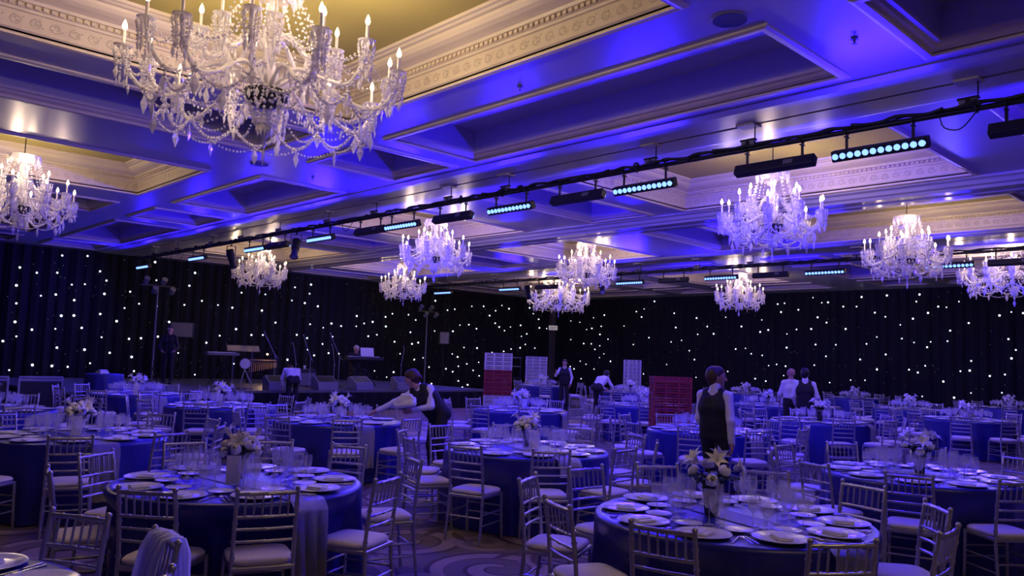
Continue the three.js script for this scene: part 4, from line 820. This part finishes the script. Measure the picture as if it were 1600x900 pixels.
// ---------- dance floor and stage ----------
{ const g = new THREE.BoxGeometry(7.6, 0.02, 8.2), p = g.attributes.position, u = g.attributes.uv; for (let i = 0; i < p.count; i++) u.setXY(i, p.getX(i) / 1.2, p.getZ(i) / 1.2);
  single('dance_floor', g, M.parquet, 'pale parquet dance floor before the stage', 'dance floor', [-16.6, 0.011, -13.2]); }
{
  const s = thing('stage', 'low black skirted stage platform along the left curtain', 'stage', [-24.55, 0, -12]);
  part(s, 'deck', box(7.7, 0.06, 14, 0, 0.57, 0), std([0.1, 0.1, 0.105], 0.45));
  part(s, 'front_skirt', moved(drape(14, 0.53, 430), 3.87, 0.005, 7, 0, Math.PI / 2, 0, [1, 1, 0.5]), M.velvet);
  part(s, 'frame', flat([-1, 1].flatMap((a) => [-6.8, -3.4, 0, 3.4, 6.8].map((z) => box(0.06, 0.54, 0.06, a * 3.6, 0.27, z)))), M.blackMetal).userData.kind = 'stuff';
}
const DECK = 0.6;
// acrylic lectern
{
  const l = thing('lectern', 'clear acrylic lectern with slanted top on the stage', 'lectern', [-21.5, DECK, -10.1], 1.2);
  part(l, 'base', rbox(0.6, 0.02, 0.45, 0.006, 0, 0.011, 0), M.acrylic);
  for (const s of [-1, 1]) part(l, 'post', cyl(0.022, 0.022, 1.06, 10, s * 0.25, 0.55, 0), M.acrylic);
  part(l, 'reading_top', moved(box(0.86, 0.018, 0.5), 0, 1.14, 0, 0.32, 0, 0), M.acrylic);
  part(l, 'microphone', flat([sweep(curve([[0, 1.18, 0.12], [0.01, 1.3, 0.16], [0, 1.36, 0.06]], 8), 0.006, 5), ball(0.02, 0, 1.37, 0.04, 7)]), M.blackMetal);
}
// wedge monitors along the stage edge
const wedge = (() => { const s = new THREE.Shape([[-0.24, 0], [0.26, 0], [0.2, 0.2], [-0.12, 0.38], [-0.24, 0.34]].map(([a, b]) => new THREE.Vector2(a, b))); const g = new THREE.ExtrudeGeometry(s, { depth: 0.62, bevelEnabled: true, bevelSize: 0.012, bevelThickness: 0.012, bevelSegments: 1 }); g.translate(0, 0, -0.31); return g; })();
[[-11.0, 'leftmost stage monitor wedge beside the bending person'], [-12.55, 'stage monitor wedge right of the bending person'], [-13.8, 'stage monitor wedge below the keyboard'], [-15.4, 'stage monitor wedge behind the waitress']].forEach(([z, label]) => {
  const w = thing('stage_monitor', label, 'loudspeaker', [-21.15, DECK + 0.014, z], 0.0 + rr(-0.15, 0.15), 'wedge monitors on the stage edge');
  part(w, 'cabinet', wedge, M.grey); part(w, 'grille', moved(box(0.3, 0.012, 0.54), -0.005 + 0.05, 0.302, 0, 0, 0, -0.51), M.black); part(w, 'handle', box(0.02, 0.03, 0.16, -0.25, 0.2, 0), M.black);
});
// keyboard with seated player
{
  const k = thing('keyboard', 'electric keyboard on stand before the white haired player', 'keyboard', [-23, DECK + 0.02, -15.1], 1.35);
  part(k, 'case', rbox(1.3, 0.11, 0.34, 0.02, 0, 0.92, 0), M.black); part(k, 'keys', box(1.1, 0.02, 0.14, 0, 0.982, -0.08), M.white);
  const bk = []; for (let i = 0; i < 34; i++) if (i % 7 !== 2 && i % 7 !== 6) bk.push(box(0.014, 0.014, 0.08, -0.52 + i * 0.031, 0.998, -0.05)); part(k, 'black_keys', flat(bk), M.black).userData.kind = 'stuff';
  part(k, 'stand', flat([-1, 1].flatMap((s) => [sweep([[s * 0.4, 0, -0.18], [-s * 0.1, 0.87, 0.1]], 0.018, 6), sweep([[s * 0.4, 0, 0.18], [-s * 0.1, 0.87, -0.1]], 0.018, 6)])), M.blackMetal);
  part(k, 'music_sheet', moved(box(0.46, 0.3, 0.006), 0.05, 1.14, 0.13, -0.3, 0, 0), M.white);
}
person({ pelvis: [0, 0.58, 0], chest: [0, 0.92, 0.05], neck: [0, 1.1, 0.08], head: [0, 1.24, 0.14], face: [0, -0.4, 0.9], shL: [0.19, 1.06, 0.06], shR: [-0.19, 1.06, 0.06], elL: [0.27, 0.84, 0.16], wrL: [0.2, 0.98, 0.4], elR: [-0.27, 0.84, 0.16], wrR: [-0.2, 0.98, 0.4], handL: [0, -0.1, 1], handR: [0, -0.1, 1], hipL: [0.1, 0.55, 0.02], hipR: [-0.1, 0.55, 0.02], knL: [0.17, 0.52, 0.44], knR: [-0.17, 0.52, 0.44], anL: [0.16, 0.09, 0.4], anR: [-0.16, 0.09, 0.4] }, { top: DARK, torso: [0.02, 0.02, 0.025], hair: M.hairGrey, tie: 1 }, 'white haired keyboard player in dark jacket seated on stage', [-23.75, DECK, -15.2], yawTo(1, 0.12), 0.018);
{ const s = thing('stool', 'black padded stool under the keyboard player', 'stool', [-23.78, DECK + 0.014, -15.2]); part(s, 'seat', cyl(0.17, 0.17, 0.06, 18, 0, 0.4, 0), M.black); part(s, 'legs', flat([0, 1, 2, 3].map((k) => sweep([[0.05 * Math.cos(k * 1.57), 0.38, 0.05 * Math.sin(k * 1.57)], [0.2 * Math.cos(k * 1.57), 0, 0.2 * Math.sin(k * 1.57)]], 0.012, 5))), M.blackMetal); }
person({ face: [0.1, -0.3, 0.95], elL: [0.3, 1.1, 0.12], wrL: [0.28, 0.98, 0.36], elR: [-0.26, 1.1, 0.1], wrR: [-0.1, 0.98, 0.3], handL: [0, 0.1, 1] }, { top: DARK, torso: DARK, hair: std([0.015, 0.01, 0.01], 0.5) }, 'musician in black standing by the left lighting pole', [-24.3, DECK - 0.55 + 0.55, -9.1], yawTo(0.6, 0.5), 0.018);
// synthesizer, drum, glowing amplifier
{ const k = thing('synthesizer', 'dark synthesizer on a stand left of the lectern', 'synthesizer', [-24, DECK + 0.018, -10.6], 1.5); part(k, 'case', rbox(1.0, 0.09, 0.3, 0.02, 0, 0.93, 0), M.grey); part(k, 'keys', box(0.86, 0.015, 0.13, 0, 0.98, -0.06), M.white); part(k, 'stand', flat([-1, 1].flatMap((s) => [sweep([[s * 0.32, 0, -0.15], [-s * 0.1, 0.88, 0.1]], 0.016, 6), sweep([[s * 0.32, 0, 0.15], [-s * 0.1, 0.88, -0.1]], 0.016, 6)])), M.blackMetal); }
{ const d = thing('drum', 'small drum with round white head seen through the lectern', 'drum', [-24.4, DECK + 0.013, -11.55], 1.2); part(d, 'shell', cyl(0.17, 0.17, 0.22, 26, 0, 0.64, 0, Math.PI / 2), M.black); part(d, 'head', cyl(0.162, 0.162, 0.01, 26, 0, 0.64, 0.113, Math.PI / 2), M.white); part(d, 'stand', flat([0, 1, 2].map((k) => sweep([[0, 0.47, 0], [0.22 * Math.cos(k * 2.1), 0, 0.22 * Math.sin(k * 2.1)]], 0.011, 5))), M.steel); }
{
  const w = thing('vibraphone', 'brass percussion frame catching warm light behind the lectern', 'percussion', [-25, DECK, -12.45], 1.25);
  const brass = std([0.75, 0.52, 0.26], 0.25, 0.9);
  part(w, 'frame', flat([box(0.95, 0.04, 0.04, 0, 0.74, 0.2), box(0.95, 0.04, 0.04, 0, 0.74, -0.2), ...[-1, 1].flatMap((s) => [box(0.04, 0.7, 0.04, s * 0.45, 0.36, 0.16), box(0.04, 0.7, 0.04, s * 0.45, 0.36, -0.16)])]), M.blackMetal);
  for (let i = 0; i < 14; i++) { part(w, 'bar', box(0.05, 0.016, 0.36 - i * 0.008, -0.42 + i * 0.0645, 0.775, 0), brass); part(w, 'resonator', cyl(0.02, 0.02, 0.36 - i * 0.014, 8, -0.42 + i * 0.0645, 0.53 + i * 0.007, 0.08), brass); }
  const l = part(w, 'work_lamp', ball(0.03, 0.1, 0.97, 0.24, 8), glow([1, 0.6, 0.3], 14, 'work_lamp_glow')); part(w, 'lamp_stem', sweep(curve([[0.44, 0.74, 0.2], [0.42, 0.95, 0.24], [0.25, 1.0, 0.25], [0.12, 0.985, 0.24]], 8), 0.006, 5), M.blackMetal);
  const p = new THREE.PointLight(new THREE.Color().setRGB(1, 0.6, 0.3), 1.6, 0, 2); p.name = 'work_lamp_light'; p.castShadow = true; p.position.set(-25 + Math.cos(1.25) * 0.1 + Math.sin(1.25) * 0.24, DECK + 0.97, -12.45 - Math.sin(1.25) * 0.1 + Math.cos(1.25) * 0.24); scene.add(p);
}
// microphone stands
[[-22.5, -11.6, 2.15, 0.35, 'tall microphone stand right of the lectern'], [-22.5, -12.3, 1.85, 0.1, 'short microphone stand above the bending person'], [-22.5, -12.8, 2.1, 0.25, 'microphone boom left of the middle stand'], [-22.4, -13.6, 1.85, 0.08, 'short microphone stand left of the keyboard'], [-22.6, -13.9, 2.2, 0.33, 'tall microphone boom nearest the keyboard player'], [-23.2, -16.8, 1.9, -0.1, 'microphone stand right of the keyboard']].forEach(([x, z, top, lean, label]) => {
  const m = thing('microphone_stand', label, 'mic stand', [x, DECK, z], 0, 'microphone stands'), h = top - DECK;
  part(m, 'base', cyl(0.13, 0.12, 0.025, 18, 0, 0.0125, 0), M.blackMetal); part(m, 'pole', cyl(0.009, 0.009, h * 0.62, 6, 0, h * 0.31, 0), M.steel);
  part(m, 'boom', sweep([[0, h * 0.55, -lean * 0.3], [0, h * 0.62, 0], [0, h, lean]], 0.008, 5), M.steel); part(m, 'microphone', flat([sweep([[0, h, lean], [0, h + 0.1, lean + 0.04]], [0.012, 0.016], 7), ball(0.024, 0, h + 0.12, lean + 0.045, 8)]), M.grey);
});
// lighting poles with lamp clusters, speakers on the poles
for (const [x, z, top, label, lab2] of [[-25, -8.9, 3.55, 'tall dark lighting pole with lamps at left of stage', 'left'], [-26, -20.0, 3.5, 'tall dark lighting pole with lamps behind the waitress', 'right']]) {
  const p = thing('lighting_pole', label, 'pole', [x, z < -19 ? 0 : DECK, z]), h = top - (z < -19 ? 0 : DECK);
  part(p, 'pole', cyl(0.03, 0.022, h, 10, 0, h / 2, 0), M.grey); for (let k = 0; k < 3; k++) part(p, 'leg', sweep([[0, 0.5, 0], [0.45 * Math.cos(k * 2.1), 0.02, 0.45 * Math.sin(k * 2.1)]], 0.014, 5), M.blackMetal);
  part(p, 'crossbar', box(0.05, 0.05, 1.0, 0, h, 0), M.blackMetal);
  for (let k = 0; k < 4; k++) part(p, 'lamp_can', flat([cyl(0.075, 0.085, 0.2, 12, 0.08, h + (k % 2 ? 0.14 : -0.14), -0.4 + k * 0.26, 0, -0.9)]), k % 2 ? M.steel : M.grey);
}
for (const [x, y, z, label] of [[-27, 2.28, -10.5, 'large black loudspeaker hanging above the left musician'], [-26, 2.45, -20.9, 'black loudspeaker on stand right of the right pole']]) {
  const s = thing('loudspeaker', label, 'loudspeaker', [x, z < -19 ? 0 : DECK, z], 1.1), h = y - (z < -19 ? 0 : DECK); part(s, 'cabinet', rbox(y < 2.4 ? 0.72 : 0.42, 0.52, 0.4, 0.02, 0, h, 0), M.black); part(s, 'grille', box(y < 2.4 ? 0.66 : 0.36, 0.46, 0.01, 0, h, 0.204), M.grey); part(s, 'stand_pole', cyl(0.02, 0.02, h - 0.26, 8, 0, (h - 0.26) / 2, 0), M.blackMetal); part(s, 'tripod', flat([0, 1, 2].map((k) => sweep([[0, 0.45, 0], [0.4 * Math.cos(k * 2.1), 0.01, 0.4 * Math.sin(k * 2.1)]], 0.012, 5))), M.blackMetal);
}
{ const a = thing('amplifier', 'dark amplifier box on stage below the keyboard', 'amplifier', [-23.2, DECK, -13.05], 1.4); part(a, 'cabinet', rbox(0.6, 0.55, 0.3, 0.02, 0, 0.275, 0), M.black); part(a, 'grille', box(0.54, 0.4, 0.01, 0, 0.23, 0.153), M.grey); }
{ const a = thing('paper_cup', 'white paper cup on the stage amplifier', 'cup', [-23.2, DECK + 0.551, -13.0]); part(a, 'cup', lathe([[0, 0], [0.03, 0], [0.04, 0.11], [0.037, 0.11], [0.028, 0.006]], 14), M.white); }
// cocktail table left of stage
{ const N = 60, pos = [], idx = [], rows = [[0, 1.07], [0.38, 1.07], [0.4, 1.05], [0.4, 0.9], [0.42, 0.5], [0.47, 0.01]]; for (const [r, y] of rows) for (let k = 0; k < N; k++) { const q = k / N * 6.2832, w = y < 1 ? 0.025 * Math.sin(q * 11) * (1.05 - y) : 0; pos.push((r + w) * Math.cos(q), y, (r + w) * Math.sin(q)); } for (let j = 0; j + 1 < rows.length; j++) for (let k = 0; k < N; k++) { const a = j * N + k, b = j * N + (k + 1) % N; idx.push(a, b, a + N, b, b + N, a + N); } const g = new THREE.BufferGeometry(); g.setAttribute('position', new THREE.Float32BufferAttribute(pos, 3)); g.setIndex(idx); g.computeVertexNormals();
  single('cocktail_table', g, M.satin, 'tall blue draped cocktail table left of the stage', 'table', [-19.3, 0, -5.85]);
  const n = thing('linen_stack', 'small white linen bundle on the cocktail table', 'linen', [-19.3, 1.071, -5.8]); part(n, 'fold', rbox(0.3, 0.05, 0.2, 0.02, 0, 0.026, 0), M.napkin); part(n, 'top_fold', rbox(0.2, 0.04, 0.16, 0.018, 0.02, 0.07, 0), M.napkin); }
// folded staging carts at the left
for (const [x, z, label] of [[-20, -3.7, 'dark staging cart with pale rails at left edge'], [-20, -4.75, 'dark staging cart with pale rails right of the first']]) {
  const c = thing('staging_cart', label, 'cart', [x, 0, z]); part(c, 'panel', box(0.1, 0.78, 0.8, 0, 0.46, 0), M.black); for (const y of [0.9, 0.96]) part(c, 'rail', box(0.05, 0.035, 0.86, 0.06, y, 0), M.steel); for (const s of [-1, 1]) { part(c, 'post', box(0.04, 0.9, 0.04, 0.06, 0.5, s * 0.42), M.steel); part(c, 'foot', box(0.5, 0.04, 0.05, 0, 0.06, s * 0.42), M.blackMetal); part(c, 'caster', cyl(0.04, 0.04, 0.03, 10, 0.2, 0.04, s * 0.42, 0, Math.PI / 2), M.black); }
}
// stacks of slatted crates
function crateGeos(w, d, h) {
  const r = (y, t, hh) => flat([box(w, hh, 0.02, 0, y, d / 2 - 0.01), box(w, hh, 0.02, 0, y, -d / 2 + 0.01), box(0.02, hh, d - 0.04, w / 2 - 0.01, y, 0), box(0.02, hh, d - 0.04, -w / 2 + 0.01, y, 0)]);
  const posts = []; for (const a of [-1, -0.34, 0.34, 1]) for (const s of [-1, 1]) posts.push(box(0.03, h - 0.004, 0.024, a * (w / 2 - 0.016), h / 2, s * (d / 2 - 0.013)));
  for (const b of [-0.34, 0.34]) for (const s of [-1, 1]) posts.push(box(0.024, h - 0.004, 0.03, s * (w / 2 - 0.013), h / 2, b * d));
  return [box(w - 0.05, 0.012, d - 0.05, 0, 0.008, 0), r(h * 0.1, 0, h * 0.18), r(h * 0.5, 0, h * 0.2), r(h * 0.88, 0, h * 0.18), flat(posts)];
}
function stack(x, z, w, d, h, turn, colours, where) {
  const [base, lo, mid, hi, posts] = crateGeos(w, d, h - 0.002), n = colours.length;
  colours.forEach((c, i) => {
    const m = c === 'r' ? M.red : c === 't' ? M.crateTan : M.crateWhite, nm = c === 'r' ? 'red' : c === 't' ? 'tan' : 'white';
    const t = thing('crate', `${nm} slatted crate, ${i === n - 1 ? 'topmost' : ORD[n - i - 1] + ' from the top'} in ${where}`, 'crate', [x, i * h, z], turn + rr(-0.012, 0.012), 'stacked ' + where);
    part(t, 'base', base, m); part(t, 'lower_band', lo, m); part(t, 'middle_slat', mid, m); part(t, 'upper_band', hi, m); part(t, 'posts', posts, m).userData.kind = 'stuff';
  });
}
stack(-17.6, -16.3, 0.82, 0.6, 0.125, 46 * DEG, [...'wwwwwrrrrrrwwww'], 'the tall stack left of centre');
stack(-22.1, -22.5, 0.84, 0.6, 0.13, 44 * DEG, [...'wwwwtttwwwwwww'], 'the pale stack beside the far waiter');
stack(-18.0, -23.3, 0.48, 0.5, 0.13, 62 * DEG, [...'wwwwwwwwwwwwww'], 'the narrow stack near the right curtain');
stack(-9.08, -12.95, 0.73, 0.55, 0.1, 45 * DEG, [...'rrrrwrrrrrrrrrr'], 'the red stack behind the walking waiter');
// open rack between pale stacks
{ const r = thing('service_rack', 'dark open rack between the two pale crate stacks', 'rack', [-23.25, 0, -22.05], 44 * DEG); for (const s of [-1, 1]) for (const q of [-1, 1]) part(r, 'post', box(0.03, 1.75, 0.03, s * 0.5, 0.875, q * 0.22), M.blackMetal); for (const y of [0.35, 0.95, 1.4, 1.75]) part(r, 'shelf', box(1.04, 0.03, 0.48, 0, y, 0), y > 1.3 ? M.grey : M.black); }
// exit sign at the corner
{
  const e = thing('exit_sign', 'small lit exit sign high at the room corner', 'sign', [-25.8, 3.2, -27.3], 47 * DEG);
  part(e, 'housing', rbox(0.44, 0.24, 0.06, 0.01, 0, 0, 0), M.grey);
  const tex = canvasTex(256, 128, (c, w, h) => { c.fillStyle = '#e9e6f2'; c.fillRect(0, 0, w, h); c.fillStyle = '#b02028'; c.font = 'bold 88px sans-serif'; c.textAlign = 'center'; c.textBaseline = 'middle'; c.fillText('EXIT', w / 2, h / 2 + 4); });
  part(e, 'face', moved(new THREE.PlaneGeometry(0.4, 0.2), 0, 0, 0.032), new THREE.MeshStandardMaterial({ color: 0x000000, emissive: 0xffffff, emissiveMap: tex, emissiveIntensity: 0.35, name: 'exit_sign_glow' }));
  part(e, 'hanger', cyl(0.012, 0.012, CEIL - 3.32, 6, 0, (CEIL - 3.32) / 2 + 0.12, 0), M.grey);
}
scene.traverse((o) => { if (o.isMesh) o.castShadow = o.receiveShadow = true; });
renderer.render(scene, camera);
